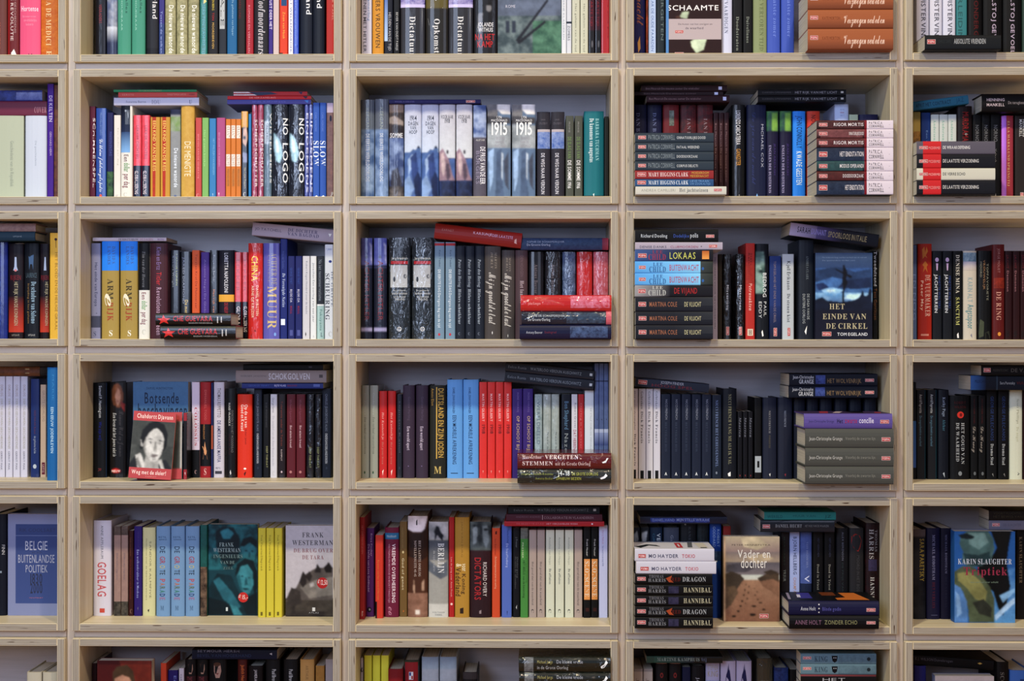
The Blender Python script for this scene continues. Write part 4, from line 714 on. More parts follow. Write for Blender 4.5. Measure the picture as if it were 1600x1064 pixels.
U 492 502.5 616 161a28 w|black glossy paperback titled deep throat, right copy|t 36 60 8 40 5c6478 BOB WOODWARD;b 36 66 63 88 9ca478 DEEP THROAT
U 503.5 517.5 607 1e283c|dark blue paperback with pale spaced line, right copy|t 34 60 6 48 8890a8 CHARLES JEAN DEVOTE ALIAS;b 34 60 50 84 c0c4d0 ONDERGANG DERLANGE BORDEN;o 50 89 2 3 3a4458
L 378 505 597 606.5 2e4084 d8|blue paperback, lowest of three lying|t 8 34 36 64 5068b8 GEORGE TENET;b 40 54 32 64 c8c8f0 BIJTE VLAG;t 56 68 36 64 982c54 BEKEND;p 88 96 25 70 6070b0
L 368.5 510 576.5 596 908688 d7|grey paperback titled schokgolven, middle of three lying|t 5 34 40 54 686064 WERNER JANSSENS;b 36 82 24 74 c4c4d0 SCHOKGOLVEN;z 5c5458 92,35 96,35 96,60 92,60
L 380 505 567 576 10141e d8|black paperback, topmost of three lying|z 556 82,30 86,30 86,60 82,60
@ 3 2 10
U*2:13.8 564 577 602 a0a69e g h|grey green hardback with fine script|i 36 62 34 74 6c746c Een verhaal van overleven;t 36 58 8 32 b8c0c0 Claudia Maire;o 42 94 1.6 3 3c6450
U*2:13.6 592.5 605 611 c82a2a g h|red hardback with pinkish script|i 36 62 24 56 f0b0a8 Het Kasteeltje;i 36 58 58 84 d08878 Het grote leven;z f8d8d0 40,92 60,90 46,97
U 620.3 628.3 616 2c303e g|thin slate paperback between red and plum ones|t 40 66 8 70 687080 Hijmans Kamil;o 50 88 1.5 3 485060
U 629.5 648 602 4c3e52 h|plum hardback titled een wereld apart, left copy|t 44 66 12 38 6c5c74 Gustaw Herling;s 36 62 44 70 dcd0e4 Een wereld apart;o 48 87 1.2 1.2 8878a0
U 650 669 602 4c3e52 h|plum hardback titled een wereld apart, right copy|t 44 66 12 38 6c5c74 Gustaw Herling;s 36 62 44 70 dcd0e4 Een wereld apart;o 48 87 1.2 1.2 8878a0
U 671.5 697 602 33342e h|black green hardback with tall yellow title|b 54 86 3 78 d8b450 DUITSLAND EN ZIJN JODEN;p 40 46 2 79 d8b450;b 10 26 3 22 c8a040 Amos Elon;S 24 76 87 95 d8c070 M
U*2:25 698.7 723 593 68a6e0 h|light blue hardback titled een morele afrekening|b 36 50 8 34 1c3458 DANIEL JONAH GOLDHAGEN;b 36 60 36 86 1c3458 EEN MORELE AFREKENING;T 30 60 92 93 345;p 24 70 94.5 95.2 345
U*4:12.8 748.9 761 597 dc3a34/d02c2c:40 g|red paperback with white author and dark 1918|b 36 66 12 41 f4c8c8 MARTIN GILBERT;b 36 66 44 54 5c1c28 1918;z e8a8a0 44,92 56,92 50,95
U*2:16.6 800.3 816.3 607.5 4a3284|purple paperback with gold capitals|t 48 66 4 26 8878b8 INGRID VAN ROIJ;b 44 72 30 68 c8b088 OP SCHOOT BIJ
U 835.3 847.5 616 8ca0a4/c0d0d4:60 w|silvery wrapped paperback, first of three|t 30 70 8 60 607088 WERELDBEELD
U*2:13 848.5 861 616 98a4a0/c4cccc:50 w|pale silvery wrapped paperback|s 50 70 44 90 606864 Naar het front
U 877 891.5 616 1a2436 g|black blue paperback with silver blue condensed title|b 36 80 8 42 6890b0 Ben Shephard;b 36 76 46 82 98a0a4 Nazome
U 893 902.3 616 ccccd4|white paperback with red and navy letters|t 50 80 10 40 484c68 Robert Graves;b 30 80 42 88 a83848 DAT HEBBEN WE GEHAD
U 903.2 912.5 616 b83038|narrow red paperback beside white one|t 40 66 10 80 e08c90 Oorlog in volksverhalen
U 913.5 928 610 ccd4dc g|pale blue white paperback with small title|t 60 76 20 70 9098a0 DE STILLE OORLOG VERHALEN
U*3:7.3 929 936 567.5 6a7ca8/4c5c88:50 g d9.4|tall thin blue grey paperback at the box side|p 0 100 15 16 303c60;g 283050 0,52 60,48 100,54 60,58;p 0 100 57 60 b8c0d8;p 0 100 60 71 98a4c8 485890
L 789 927.5 578 593 2a3240 g d8 a-5.8|slate paperback, upper of two tilted|$WV
L 788 927 589.5 606 2a3240 g d8 a-5.8|slate paperback, lower of two tilted|$WV
L 808.5 957 732.5 755 242c30/343c34:50 w d-3|dark green wrapped hardback, lower of two h|g 3c4444 0,40 20,60 40,50 60,70 100,60 100,100 0,100;t 4 38 24 40 a8b048 Stephane Audoin-Rouzeau;t 19 38 56 72 a8b048 Annette Becker;b 42 56 18 44 e0e8e8 '14-'18;b 58 86 22 42 b8bc48 DE GROTE OORLOG;b 41 68 56 74 b8bc48 OPNIEUW BEZIEN;z e8ecf0 88,60 92,48 94,30 96,45 93,62 89,70
L 808.5 957 707 732 6c1420 w d-3|dark red wrapped hardback titled vergeten stemmen h|s 5 26 14 34 e8d0d0 Max Arthur;s 29 65 10 36 f0e0e0 VERGETEN;s 5 38 50 76 f0e0e0 STEMMEN;s 40 78 54 76 e8d0d0 uit de Grote Oorlog;z e8ecf0 90,56 94,44 95,30 97,30 94,58 91,62
'''
DATA += r'''
@ 3 3 10
U 987.5 997 607 d0c8cc|white paperback with dark title, mostly behind the box side|i 36 60 2 46 80787c Het moordcomplot;s 36 66 50 86 202028 Dick Francis;p 30 66 90 100 1c1c22
U*3:11.5 998 1009 607 c8c8d4|white paperback titled gebroken with black foot square|s 30 64 3 23 606470 Gebroken;s 30 64 25 61 1c1c24 Dick Francis;p 24 72 91 100 1c1c22
U*5:15.9 1033 1048 616 28324a|dark slate blue paperback with white peak emblem|t 44 66 6 30 98a0b4 NICCI FRENCH;s 40 62 33 68 4c5870 HET VEILIGE HUIS;z e0e4e8 38,96 50,92 62,96 56,96 50,94 44,96
U 1112.7 1127.5 617 263246|dark slate paperback with bluish spaced title|s 36 64 6 86 8094c0 NICCI FRENCH HET GEHEUGENSPEL;o 46 93 2 3 8890a0
U 1129 1151 607 1c2230|tall black blue paperback with gold spaced title|s 40 62 6 84 98987c NICCI FRENCH VANG ME ALS IK VAL;z e8e8e8 36,94 56,92 56,97 40,97
U*3:8.3 1152.5 1160 643 121420|short black paperback with silver script|i 30 72 8 38 888c9c Maarten;z a04848 40,94 60,94 50,97
U 1178.5 1190 621 0c0e14|black paperback with a white label low down|p 10 95 72 92 a8b0b8;p 40 70 78 86 101418
U 1191.5 1213.5 621 2a3046|dark slate paperback with gold and white titles, left of the stack|s 42 56 16 44 9c9ca0 NICCI FRENCH;s 42 56 46 62 6c6858 ONDERHUIDS;z ccc 44,94 56,93 52,97
U 1215.3 1238 621 2a3046|dark slate paperback with pale title beside the violet book|s 42 56 16 36 98a0b8 NICCI FRENCH;z a04050 44,94 56,93 52,97
U*2:20.5 1240 1258 622 20263a d10.5|dark blue book peeping between the stacks, at left|
U*4:23 1281 1300 622 20263a d10.5|dark blue book peeping between the stacks, at right|
L 992 1107 594.5 608.5 343c4e d8 a-5|dark slate paperback tilted on the white ones|m 4 16 20 70;t 34 66 12 44 b8bcc8 JOSEPH FINDER;b 22 80 52 82 8c3c48 HOOG SPEL
L 1232 1371 603 622 1c2436 d6|navy paperback titled het wolvenrijk, lower copy|$JG
L 1233 1371 583 602 1c2436 d6|navy paperback titled het wolvenrijk, upper copy|$JG
L 1258 1397 728 756 5c5e5a d-3.5 h|grey green hardback, lowest of four h|$VL
L 1258 1397 698.5 727.5 5c5e5a d-3.5 h|grey green hardback, second from the bottom h|$VL
L 1258 1397 668 698 5c5e5a d-3.5 h|grey green hardback, third from the bottom h|$VL
L 1256 1394 643.5 667 6c5ea4 d-3.5 h|violet hardback, topmost of four h|f 4c3c64 0,8 100,8 100,100 0,100;f a84058 20,20 30,20 38,90 28,90;f c8b8c0 36,30 44,30 54,80 46,80;f 141018 60,40 72,30 80,100 56,100;f a04054 84,30 90,20 96,60 90,70;t 5 34 42 58 4c4478 Jean-Christophe Grange;b 37 44 34 62 141420 Het;b 46 60 36 62 b83068 zwarte;b 62 79 34 62 e8e4f4 concilie;m 86 96 40 66
@ 3 4 10
U 1426 1431.5 597 0e1018|thin black and blue paperback in the corner|p 0 100 40 88 2c5c90 3c5c98
U*2:17.2 1432.3 1446.5 609 25272e|charcoal paperback with white author and blue title line|b 30 60 5 26 c0c4c8 Astrid Paprotta;t 30 56 29 63 6890a8 De ongeschminkte waarheid;p 88 100 0 100 1c4450
U 1465.5 1482.5 609 141c2c|dark navy paperback with pale serif author|s 40 66 8 30 98a8c0 Kathy Page;s 40 66 33 46 4c8094 Alchar;z b0b8c0 42,93 56,92 60,98
U 1484 1515 618 121316 h|broad black hardback with red ball and white title|B 20 80 7 10 5c1c20 ROBERT;B 20 80 12 15 5c1c20 WILSON;o 52 23 7.5 7.5 c83828;o 54 23 3 4 7c1c1c;s 56 72 32 82 b8bcc0 HET GOUD VAN;s 30 46 32 79 b8bcc0 DE WAARHEID;o 50 93 4 5 888c90
U*2:12.2 1516.5 1528 618 121418|narrow black paperback with pale script|t 40 60 4 34 642428 MO HAYDER VOGEL;c 30 74 37 68 a8a098 De Kroeg;o 56 93 2.6 4 707478
U*2:18 1541.5 1558 609 101218|black paperback with blue author titled drama stad|b 38 66 7 57 344c80 GEORGE PELECANOS;s 38 66 60 84 c0c4c8 Drama Stad;z 888 50,94 60,93 66,97
U 1577.5 1597.5 609 c8ccbc|pale green white paperback near the frame edge|s 52 70 10 38 989880 Scott Phillips;s 50 68 41 58 b8b898 De oogst;s 60 74 91 96 222 A
U 1599 1616 609 3c1c22|maroon paperback at the frame edge|
L 1516.5 1625 585.5 608.5 1c2434 d6|black book lying with blue spine end, lower of two|r 0 22 0 100 3c6ca8 1c2c48;t 6 26 30 50 14284c PELECANOS;r 37 39 0 100 384858;b 42 64 42 60 b0b4b8 Sara Paretsky;b 66 98 42 60 742828 VUURPROEF
L 1533 1625 568.5 584.5 121014 d5|black paperback lying under the box top|m 4 16 26 68;t 20 46 36 60 5c5854 MODERNSTE SCHAT;b 50 90 30 66 6c6864 DE VAST
@ 4 0 10
U -12 10.5 803 161c30 h|navy hardback beside the blue and white cover|t 70 90 30 40 c8c8cc FINN;p 0 70 56 58 8c98a8
F 12 102 803 8c94b8 t2 s|face-out lilac cover with blue panel about belgian foreign politics|p 14 88 10 88 46588c 4c6098;T 20 84 14 17.5 28345c RIK COOLSAET;p 14 88 21 21.5 7c8cb8;T 30 70 26.5 35.5 c0c4d4 BELGIE;T 42 60 37 38.5 283460 en zijn;T 18 82 40 48 b0b4c8 BUITENLANDSE;T 31 70 50 57.5 b0b4c8 POLITIEK;B 39 61 61 68.5 1c2444 1830;B 39 61 70.5 78 1c2444 2000;T 38 62 82 83 c07888 HOUTEKIET
@ 4 1 10
U 146 174 813 ccc8d4 h|broad white hardback titled goelag in red|t 44 58 5 40 60646c ANNE APPLEBAUM;b 26 74 43 80 c42c2c GOELAG;p 38 66 92 96.5 c85848
U*2:11.3 178 188.8 822 a88c84/8c7470:50|mauve brown paperback with dark photographic ends|q 0 100 0 10 4c3c38 8c7c74 60;q 0 100 84 100 2c2824 7c7468 70;t 40 60 30 60 706c80 Dubravka Ugresic
U 201 208.5 829 481c18|narrow dark brown red paperback|t 30 60 8 30 905c40 Huib van Leeuw;t 30 60 34 80 8c3424 Drie kleuren van Rusland;S 30 80 92 97 a07c68 C
U 209.5 222 822 3c267c|purple paperback with white serif title|t 44 64 6 24 5c4490 PIETER WATER;b 36 64 26 80 a0a8d8 Een wolkenkrabber in Moskou;z 778 44,91 56,90 52,94
U 223 243 824 ccca9c|cream yellow paperback with two fine lines|t 56 70 15 80 747058 SANDOR KALMIFIVE;t 28 38 12 82 888468 Gedachten over de Siberische winters;z 333 42,93 56,92 50,96
U*3:22.8 244.3 266 822 7ca0c4|light blue paperback with multicoloured title de grote parade|T 18 76 11 13 304860 KETIL;T 22 78 14 15.5 304860 BJORNSTAD;b 28 66 22 30 30405c DE;b 28 66 33 42 b04858 GR;b 28 66 43 47 c8bc70 O;b 28 66 48 54 34404c TE;b 28 66 58 62 c84c48 P;b 28 66 62.5 66 c87c40 A;b 28 66 66.5 70 707c44 R;b 28 66 70.5 74 3c8c68 A;b 28 66 74.5 78 2c3c74 D;b 28 66 78.5 82 b07898 E;S 32 60 88 93 5c7c9c M
U 313 324.5 820 1c6c68/14504c:70|teal green spine with dark red photographic foot|Q 0 100 46 100 3c2820 8c7460 90 241c18
F 325.5 402.5 819 14505c t2.4 d11|face-out teal photo cover with three faces and red price disc|q 0 100 0 50 0c444e 2c8894 85;g 08303a 14,8 30,2 52,4 64,16 62,40 44,48 26,40 16,24;g 2c8090 24,8 40,4 52,10 44,16 30,16;g 2c7c88 66,24 76,18 92,20 97,30 94,42 84,48 74,42 68,34;g 062830 64,24 70,16 86,13 99,18 99,26 84,20 74,24;o 77 29 3 1.1 06242c;o 89 29.5 3 1.1 06242c;g 1c5c68 82,30 85,30 86,36 81,37;o 83 40 4 1 0c343c;g 062830 54,58 58,44 74,37 92,40 99,52 99,70 94,78 88,60 76,46 64,50;g 3c8c98 58,58 66,46 80,44 90,52 92,66 84,76 74,77 64,70;g 206874 58,58 64,54 70,74 64,70;o 69 57 3.2 1.3 06242c;o 83 58.5 3.2 1.3 06242c;g 1c5c68 75,58 78,58 80,66 74,67;g 12404a 68,70.5 76,69.5 84,71 76,72.6;g 0c3a44 0,70 18,54 46,56 62,74 70,86 99,78 99,100 0,100;g 2c7888 10,62 22,58 48,74 66,90 58,94 30,82;g 06262e 0,80 30,84 60,96 60,100 0,100;g 06262e 66,84 99,74 99,100 78,100;g 3c8c98 44,88 58,90 70,100 52,100;S 22 52 20 24.5 a0b4b4 FRANK;S 10 66 26 30.5 a8bcbc WESTERMAN;S 10 70 33 37 809898 INGENIEURS;S 24 54 40 43.5 809898 VAN DE;S 30 52 46.5 49.5 708888 ZIEL;O 71 80 11.5 11.5 c83028;B 61 81 78.5 82 f0d8d0 € 15,-;z c8d0d0 36,91 40,91 40,95 36,95
U*3:12.8 403.3 415.2 825 ccc01c d9|bright yellow paperback with fine dark title|t 36 62 8 48 7c6c14 Frank Westerman El Negro en ik;z 7c7018 34,94 62,94 62,98 34,98;
F 446.5 521 821 c0bcc4 t2.4 d10|face-out white cover with tank photo and red price disc|q 0 100 80 100 3c3430 5c544c 70;g 6c6460 0,84 8,74 22,68 34,56 52,50 66,46 100,46 100,84;g 8c8680 30,68 60,60 100,56 100,76 50,80;q 20 100 82 94 5c544c 3c342c 60;g 3c3430 28,62 36,50 42,54 44,64 36,68;g 3c3430 40,56 50,50 56,56 50,62;g 3c3430 60,52 66,42 74,48 74,52;g 28201c 80,46 90,40 98,46 96,52 84,52;g 4c4440 2,80 12,68 30,72 34,86 6,90;g b8b4b4 50,64 58,62 60,66 52,68;S 34 80 7.5 13 38343c FRANK;S 13 100 16 21.5 38343c WESTERMAN;S 16 100 25 29.5 8c5058 DE BRUG OVER;S 34 80 32.5 37 8c5058 DE TARA;O 77 63 12.5 12.5 c02828;B 67 88 61 65 f4d8d4 € 12,50;z ccc 56,90 62,90 62,94 56,94;T 48 70 95 96.5 aaa ATLAS
@ 4 2 10
U 561.5 569.7 808 a02c2c d7|narrow red paperback leaning at the box side|t 40 70 8 36 d08080 HET DERTIGSTE LEVEN;b 40 76 92 97 e0c0c0 Meulen
U 570.5 584.5 825 622c72|purple paperback with white titles and round emblem|t 56 76 6 32 d0b8d8 Erica Fischer;t 20 44 18 72 d0b8d8 De liefde van Lena Goldnadel;o 40 92 5 6 1c1424;T 30 56 90.5 93 e8e0e8 VBA
U 586.5 598.5 836 cc4028 d8|orange red paperback with gold title|t 28 52 30 78 d89030 Bewust van het woord Herman;p 0 22 80 100 201c1c
U 601.5 623.3 824 7c2648|maroon paperback titled vreemde overheersing with blue band|p 0 100 6 13 2878a0;b 14 84 8.5 11 b8d0dc E.H. KOSSMANN;b 52 76 18 84 f0e0e8 VREEMDE OVERHEERSING;t 26 38 18 84 d8a0b8 VESTIGING EN BEHOUD IN BEZETTINGSTIJD;c 26 66 88 98 c888a0 eo
U 624.5 636.3 815 7c6234|brown gold paperback titled god of genot|t 32 60 38 72 e8dcb8 God of genot;t 30 50 6 28 a08850 ANDREAS BURNIER;o 46 32 2 3 d0c090;o 52 94 1.6 2 b87028
U 637.3 668.5 806 5c3824/8c6850:80 h x|thick sepia photographic hardback with white sky top|g dcd4d8 0,0 100,0 80,16 30,16 0,13;z 2c2428 42,5 48,3 48,9 42,9;g 3c2418 0,14 30,17 60,17 100,10 100,40 70,44 0,40;s 54 66 24 60 c8b8b0 HET LAATSTE OORLOG;s 32 44 24 60 c8b8b0 NOVELLENSUITE 40-45;g c8a890 26,72 32,62 36,72 34,78;g c8a890 70,66 84,62 82,74 72,74;q 0 100 76 100 a8806c 7c5844 80;p 38 60 93 97 e8e0d8
U 670 700.5 815 a8a8a4/d8d8d4:60 x|grey white photographic book titled berlijn h|q 0 100 0 18 909498 d8d8dc 80;g 1c2230 28,9 40,4 52,5 60,10 76,14 70,20 44,14 32,20;p 0 100 19 40 5c626c 787c84;g 6c7480 0,40 50,48 100,40 100,56 60,60 0,52;s 48 80 22 54 d8dce0 BERLIJN;t 24 32 30 52 a8acb4 de tijd waarin;p 0 100 86 100 ccccc8;T 18 84 94 95.5 707474 VOLTOOID;T 32 72 96.5 98 707474 DEEL
U 701.5 710 808 b42424|narrow red paperback with white small title|t 36 62 40 80 f0b8b0 Lou de Jong over Anne Frank;o 50 87 2.6 2.6 e8c8c0
U 710.8 733.5 808 b48c2c|gold paperback titled voor koning en vaderland|t 44 56 4 40 98741c JAN VAN BURG;b 50 76 46 54 f0e8c8 voor;b 50 76 56 77 3c1c20 Koning;b 10 38 46 50 f0e8c8 &;b 6 42 50 79 3c1c20 Vaderland;z 3c2818 36,91 60,90 60,96 36,96
U 734.5 767.5 815 40222c h x|thick dark maroon hardback with portrait photos titled dictators|q 0 100 0 30 30383c 788484 85;g 98a4a8 12,8 30,2 36,10 30,22 14,24;g 8c989c 58,4 84,4 90,20 76,28 62,20;o 75 8 5 3 2c3438;o 22 4 5 3 2c3438;p 0 100 31 100 44242c 3c2028;b 22 52 37 82 c03038 DICTATORS;t 62 80 42 78 e8e0e0 RICHARD OVERY;z 98888c 44,93 54,92 54,96 44,96
U 768.8 781.5 825 cc5424|orange paperback with white fine title|z 601c10 40,4 60,3 60,7 40,7;t 34 54 12 30 902c14 Ian Buruma;t 36 58 32 68 f0c8a8 De buitengewone jaren van oorlog
U 784 799.5 820 5c76c0|blue violet paperback with pale title|t 54 74 4 20 203464 Thomas Karlauf;t 44 66 20 46 c0ccf0 De Stauffenberg;z 283c74 52,93 60,93 56,98
U 801.5 812.3 825 141620|black paperback with grey lines|t 40 66 10 22 909498 J. Presser;t 30 46 32 68 74787c De nacht der Girondijnen;t 56 74 32 56 74787c Ondergang;z b8bcc0 42,89 60,86 56,91
U 813.2 825.3 825 4c9044|green paperback with small photo top|q 0 100 0 12 505450 90948c 80;t 20 40 16 34 d0e4b8 PRESSER;b 34 60 36 78 284c20 HET BEELD van de bezetting;t 70 84 20 62 387030 GEDREVEN DOOR
U 826.7 838.5 828 ac9e98|taupe paperback with fine title and black letter, first|$TG
U 839.3 851.5 828 ac9e98|taupe paperback with fine title and black letter, second|$TG
U*3:14.9 853 866.5 828 c8ccbc|pale sage paperback titled de affaire|t 36 58 8 40 909488 Annelies van Heijst;s 36 62 44 62 484c50 De affaires;s 32 62 90 95 22242c C
U 897.5 910 828 ac9e98|taupe paperback with fine title and black letter, beside the orange titles|$TG
U*2:11.8 911.8 922.8 824 121214|black paperback with orange panel titled slotscene|t 40 66 13 32 d8d8d8 Frank Hauser;q 8 92 35 80 d08c3c e0a868 60;s 18 82 37 77 e8dcc8 SLOTSCENE;p 30 80 89 93 48201c
U 936 949.5 821 c4c8e8|lilac white paperback at the box side|t 36 56 5 20 b87c98 Harry Mulisch;t 36 54 22 44 7078a0 Het beeld en de klok 1938
L 788 944 814.5 822.5 b42434 g d7|thin red paperback, lowest of three lying|t 12 40 35 65 d87080 DE BEZETTE STAD;t 42 74 35 65 e8b0c0 HET VERZAMELDE WERK;o 88 50 1.8 1.8 e0d0e0
L 791 941 802.5 813.8 5c2c3e d7|maroon paperback titled collaboratie, middle of three lying|b 10 36 26 54 806070 ANDREAS ANDRIES;p 37.5 38 15 80 b8a0a8;b 39 91 32 66 98808c COLLABORATIE IN VLAANDEREN
L 794 937 790 802 28323e d7|slate paperback, topmost of three lying|t 6 28 36 64 788490 Eelco Runia;b 32 88 30 64 788490 WATERLOO VERDUN AUSCHWITZ;z b0b8c0 93,30 96,30 96,60 93,60
@ 4 3 10.5
U 989 1000 824 303640/787c84:80 x|grey photographic paperback behind the stack, leftmost|g b8bcc0 10,8 60,4 80,14 20,20
U 1001 1014.5 824 303640/787c84:80 x|grey photographic paperback behind the stack, second|g c8ccd0 10,6 80,4 60,18 20,20
U 1015.5 1035 824 1c3450|deep blue paperback behind the stack|t 20 40 6 40 2c6c88 GRAHAM;b 56 84 6 24 d0d4d8 VELD
U 1037 1061 824 4c5264|slate grey paperback behind the stack|b 44 62 8 22 888c9c Gard
U 1063 1088 816 1c2028|black paperback behind the stack, broad|s 50 66 4 26 4c5058 RANKIN;o 30 2 2 2 999
U 1089 1107.5 817 141a20/2c3c44:60|black green paperback behind the stack|
U 1109 1127 816 1c50a0|blue paperback with pale stacked title|t 62 84 7 26 a0b8d8 ROBERT;t 26 48 4 26 a0b8d8 GODDARD;z c8d0d8 40,37 70,36 60,42;q 0 100 30 40 18305c 506c94 60
U 1130 1142 822 983028|red paperback peeping over the dune cover|
F 1131 1218 838 b0987c t2.4 d6|face-out cover of footprints across a sandy dune|p 0 100 0 18 bcb098 a08c88;p 0 100 18 30 8c8080 b0a08c;p 0 100 30 46 6c6870 8c8488;g c8bca0 30,2 60,0 80,10 60,16 36,12;g c4b498 40,24 74,20 90,26 60,32;g 5c5860 4,34 40,30 60,36 40,42 4,42;g c0a488 0,0 3,0 3,100 0,100;p 3 100 45 52 ccd4cc ccccc0;Q 3 100 51 100 b08c70 946c54 50 8c6450;g 54483c 3,44 14,41 30,45 37,50 30,56 20,66 3,72;g 705c48 3,60 20,58 26,66 14,80 3,86;g 5c4c3c 60,49 76,44 84,42 100,43 100,54 80,56 66,54;g 4c4034 70,42 84,39 98,42 84,46;g 947058 64,53 88,50 100,54 100,72 84,64 72,60;o 40 57 .8 2.4 3c2c20;o 45 59 .9 2.2 3c2c20;o 38 63 1 3 3c2c20;o 44 66 1.2 2.6 3c2c20;o 36 69 1.2 2.6 3c2c20;o 42 73 1.5 2.2 3c2c20;o 33 76 2 2.4 3c2c20;o 39 79 1.6 1.4 3c2c20;o 55 61 1.2 1 3c2c20;o 60 65 1.6 1.4 3c2c20;o 56 69 1.6 1.4 3c2c20;o 61 74 2.2 1.6 3c2c20;o 30 82 3 2 3c2c20;o 26 88 3.6 2.2 3c2c20;o 54 82 5 2.2 3c2c20;o 66 78 4 1.8 3c2c20;o 52 92 6.5 3.2 2c2018;o 18 94 4.5 2.6 2c2018;o 72 86 4 2 3c2c20;T 14 84 9 11 4c4440 PETER HENNEPSTRA;T 24 84 15.5 25 e8e8e4 Vader en;T 30 78 27.5 37 e8e8e4 dochter;m 64 80 91 96
U 1220 1233 830 2c2424|dark brown paperback beside the dune cover|b 34 50 6 40 3c5044 MARGARET;b 30 60 44 58 98a098 YRSUR
U 1234 1249.5 830 a8b4dc|lilac paperback with navy and tan title|b 36 70 6 50 2c3454 BJORN HELLBERG;b 36 66 53 80 b88c6c CHAMPAGNE
U 1250.5 1268.5 830 5c70ac/44548c:50|blue paperback with white title end|s 50 66 12 42 8c98c0 VEIT HEINICHEN;b 36 76 50 84 d8dcf0 Veter;p 0 100 60 100 2c3858 1c2438
U 1270 1286.5 829 101116|black paperback titled dood in triest, left copy|t 44 62 8 30 4c5068 VEIT HEINICHEN;s 40 60 38 68 a0a098 Dood in Triest
U 1288 1304.5 829 101116|black paperback titled dood in triest, right copy|t 44 62 8 30 4c5068 VEIT HEINICHEN;s 40 60 38 68 a0a098 Dood in Triest
U 1306.5 1325.5 825 1c1e26|black paperback with small pale author line|b 44 60 4 36 707484 ALEX BERENSON;t 44 58 38 80 3c4c50 DE PRIJS VAN MIJ
U 1327 1349.5 825 303034|dark grey paperback with red rough patch|g 9c2420 14,9 40,6 70,8 84,14 74,22 60,26 30,22 12,16;b 50 70 30 70 505054 MOORD IN HET BOS
U 1352 1374.5 817 181014/4c1c24:50|tall black red paperback with large white capitals|s 66 84 7 30 989498 THOMAS;s 26 58 6 38 b0acac HARRIS;s 34 62 56 92 c8c4c0 HANNIBAL;q 20 80 38 50 4c4468 282030 60
L 1000 1136 801.5 813 1c2844 g d7|dark glossy blue paperback lying above the white stack|q 12 80 20 80 1c2c6c 4c68c0 60;b 14 40 30 64 8898c8 DANIEL HAND;b 42 80 26 62 98a4c8 MIJN STILLE WRAAK
L 1184 1299 808.8 787.5 0 SKIP||
L 1188 1304 808.5 828 26303c g d7|dark slate paperback titled with white author, lower of two lying|m 3 13 38 70;s 20 56 36 62 a8acb0 DANIEL HECHT;t 60 92 40 58 888c90 HET HUIS VAN DE WAANZIN
L 1194 1306 795.5 808 1c8484 d6.5|teal paperback, upper of two lying|b 4 26 40 76 106068 WERELD;t 40 72 36 62 106068 MUUR VAN;b 84 94 36 70 10585c JZ
L 992 1114 966.5 984 100e12 d-3|black paperback with cream wide capitals, lowest of its stack|$TH HANNIBAL|c8c4a8|4c4868
L 992 1114 949 966 100e12 d-3|black paperback with red and white capitals, second from the bottom|$RD
L 992 1114 931.5 948.5 100e12 d-3|black paperback with cream wide capitals, third from the bottom|$TH HANNIBAL|c8c4a8|4c4868
L 992 1114 914.2 931 100e12 d-3|black paperback with cream wide capitals, fourth from the bottom|$TH HANNIBAL|c8c4a8|4c4868
L 992 1113 897 913.8 100e12 d-3|black paperback with red and white capitals, just under the white pair|$RD
L 994 1119 877 896.6 c8c8d4 d-3|white paperback titled tokio, lower of the pair|m 5 16 42 76;b 19 57 44 72 34345c MO HAYDER;b 61 78 44 72 c85058 TOKIO
L 992 1116 857 876.6 c8c8d4 d-3|white paperback titled tokio, upper of the pair|f 2c3034 0,30 18,60 30,50 34,30 20,45 8,12;f c04048 54,15 62,15 62,80 54,80;f c8c8d4 57,30 59,30 59,64 57,64;f 6c7078 68,20 74,20 78,90 72,90;f c8c4bc 82,15 94,15 92,80 80,80;f 50504c 84,12 92,12 92,22 84,22;m 4 14 40 74;b 17 55 42 70 34345c MO HAYDER;b 59 76 42 70 c85058 TOKIO
L 1233 1373 960 981.5 14141c d-3 h|black hardback titled zonder echo, lower of two h|b 6 36 34 66 906c84 ANNE HOLT;b 39 76 34 64 94946c ZONDER ECHO;m 86 96 40 62
L 1232 1373 937.5 959.5 242650 d-3 h|navy hardback with three white dots, upper of two h|f 14141c 0,6 100,6 100,100 0,100;f 9890a8 2,20 5,20 9,90 6,90;f 48449c 16,30 30,30 32,90 18,90;f c8c8dc 14,40 18,40 20,70 16,70;f 7c4420 44,60 62,60 60,96 44,96;f c87828 56,14 92,14 84,90 66,90 68,40 56,34;f 2c1810 60,40 66,40 66,80 60,80;b 13 30 38 64 c8ccd8 Anne Holt;o 33.5 22 1.4 1.4 ddd;o 33.5 50 1.4 1.4 ddd;o 33.5 78 1.4 1.4 ddd;b 37 58 40 66 6868b0 Blinde godin;m 86 96 46 72
@ 4 4 10
U 1426 1446.5 827 34343a/54545c:60 x|dark photographic paperback with yellow condensed author|p 0 100 0 8 6c6060;b 52 86 10 58 b09c3c SARA PARETSKY;q 0 100 55 100 20222a 3c3c44 60
U 1447.5 1469 825 1e1c40|dark indigo paperback with white and red lines|s 40 60 7 57 8888a8 MICHAEL ROBOTHAM;s 40 60 59 88 682838 HET VERLIES;p 32 78 95 96 50506c
U 1470 1486.5 825 1a1836|dark indigo paperback beside the blue woman cover|s 40 60 7 50 707090 MICHAEL ROBOTHAM;s 40 60 53 88 303048 HET VERHAAL
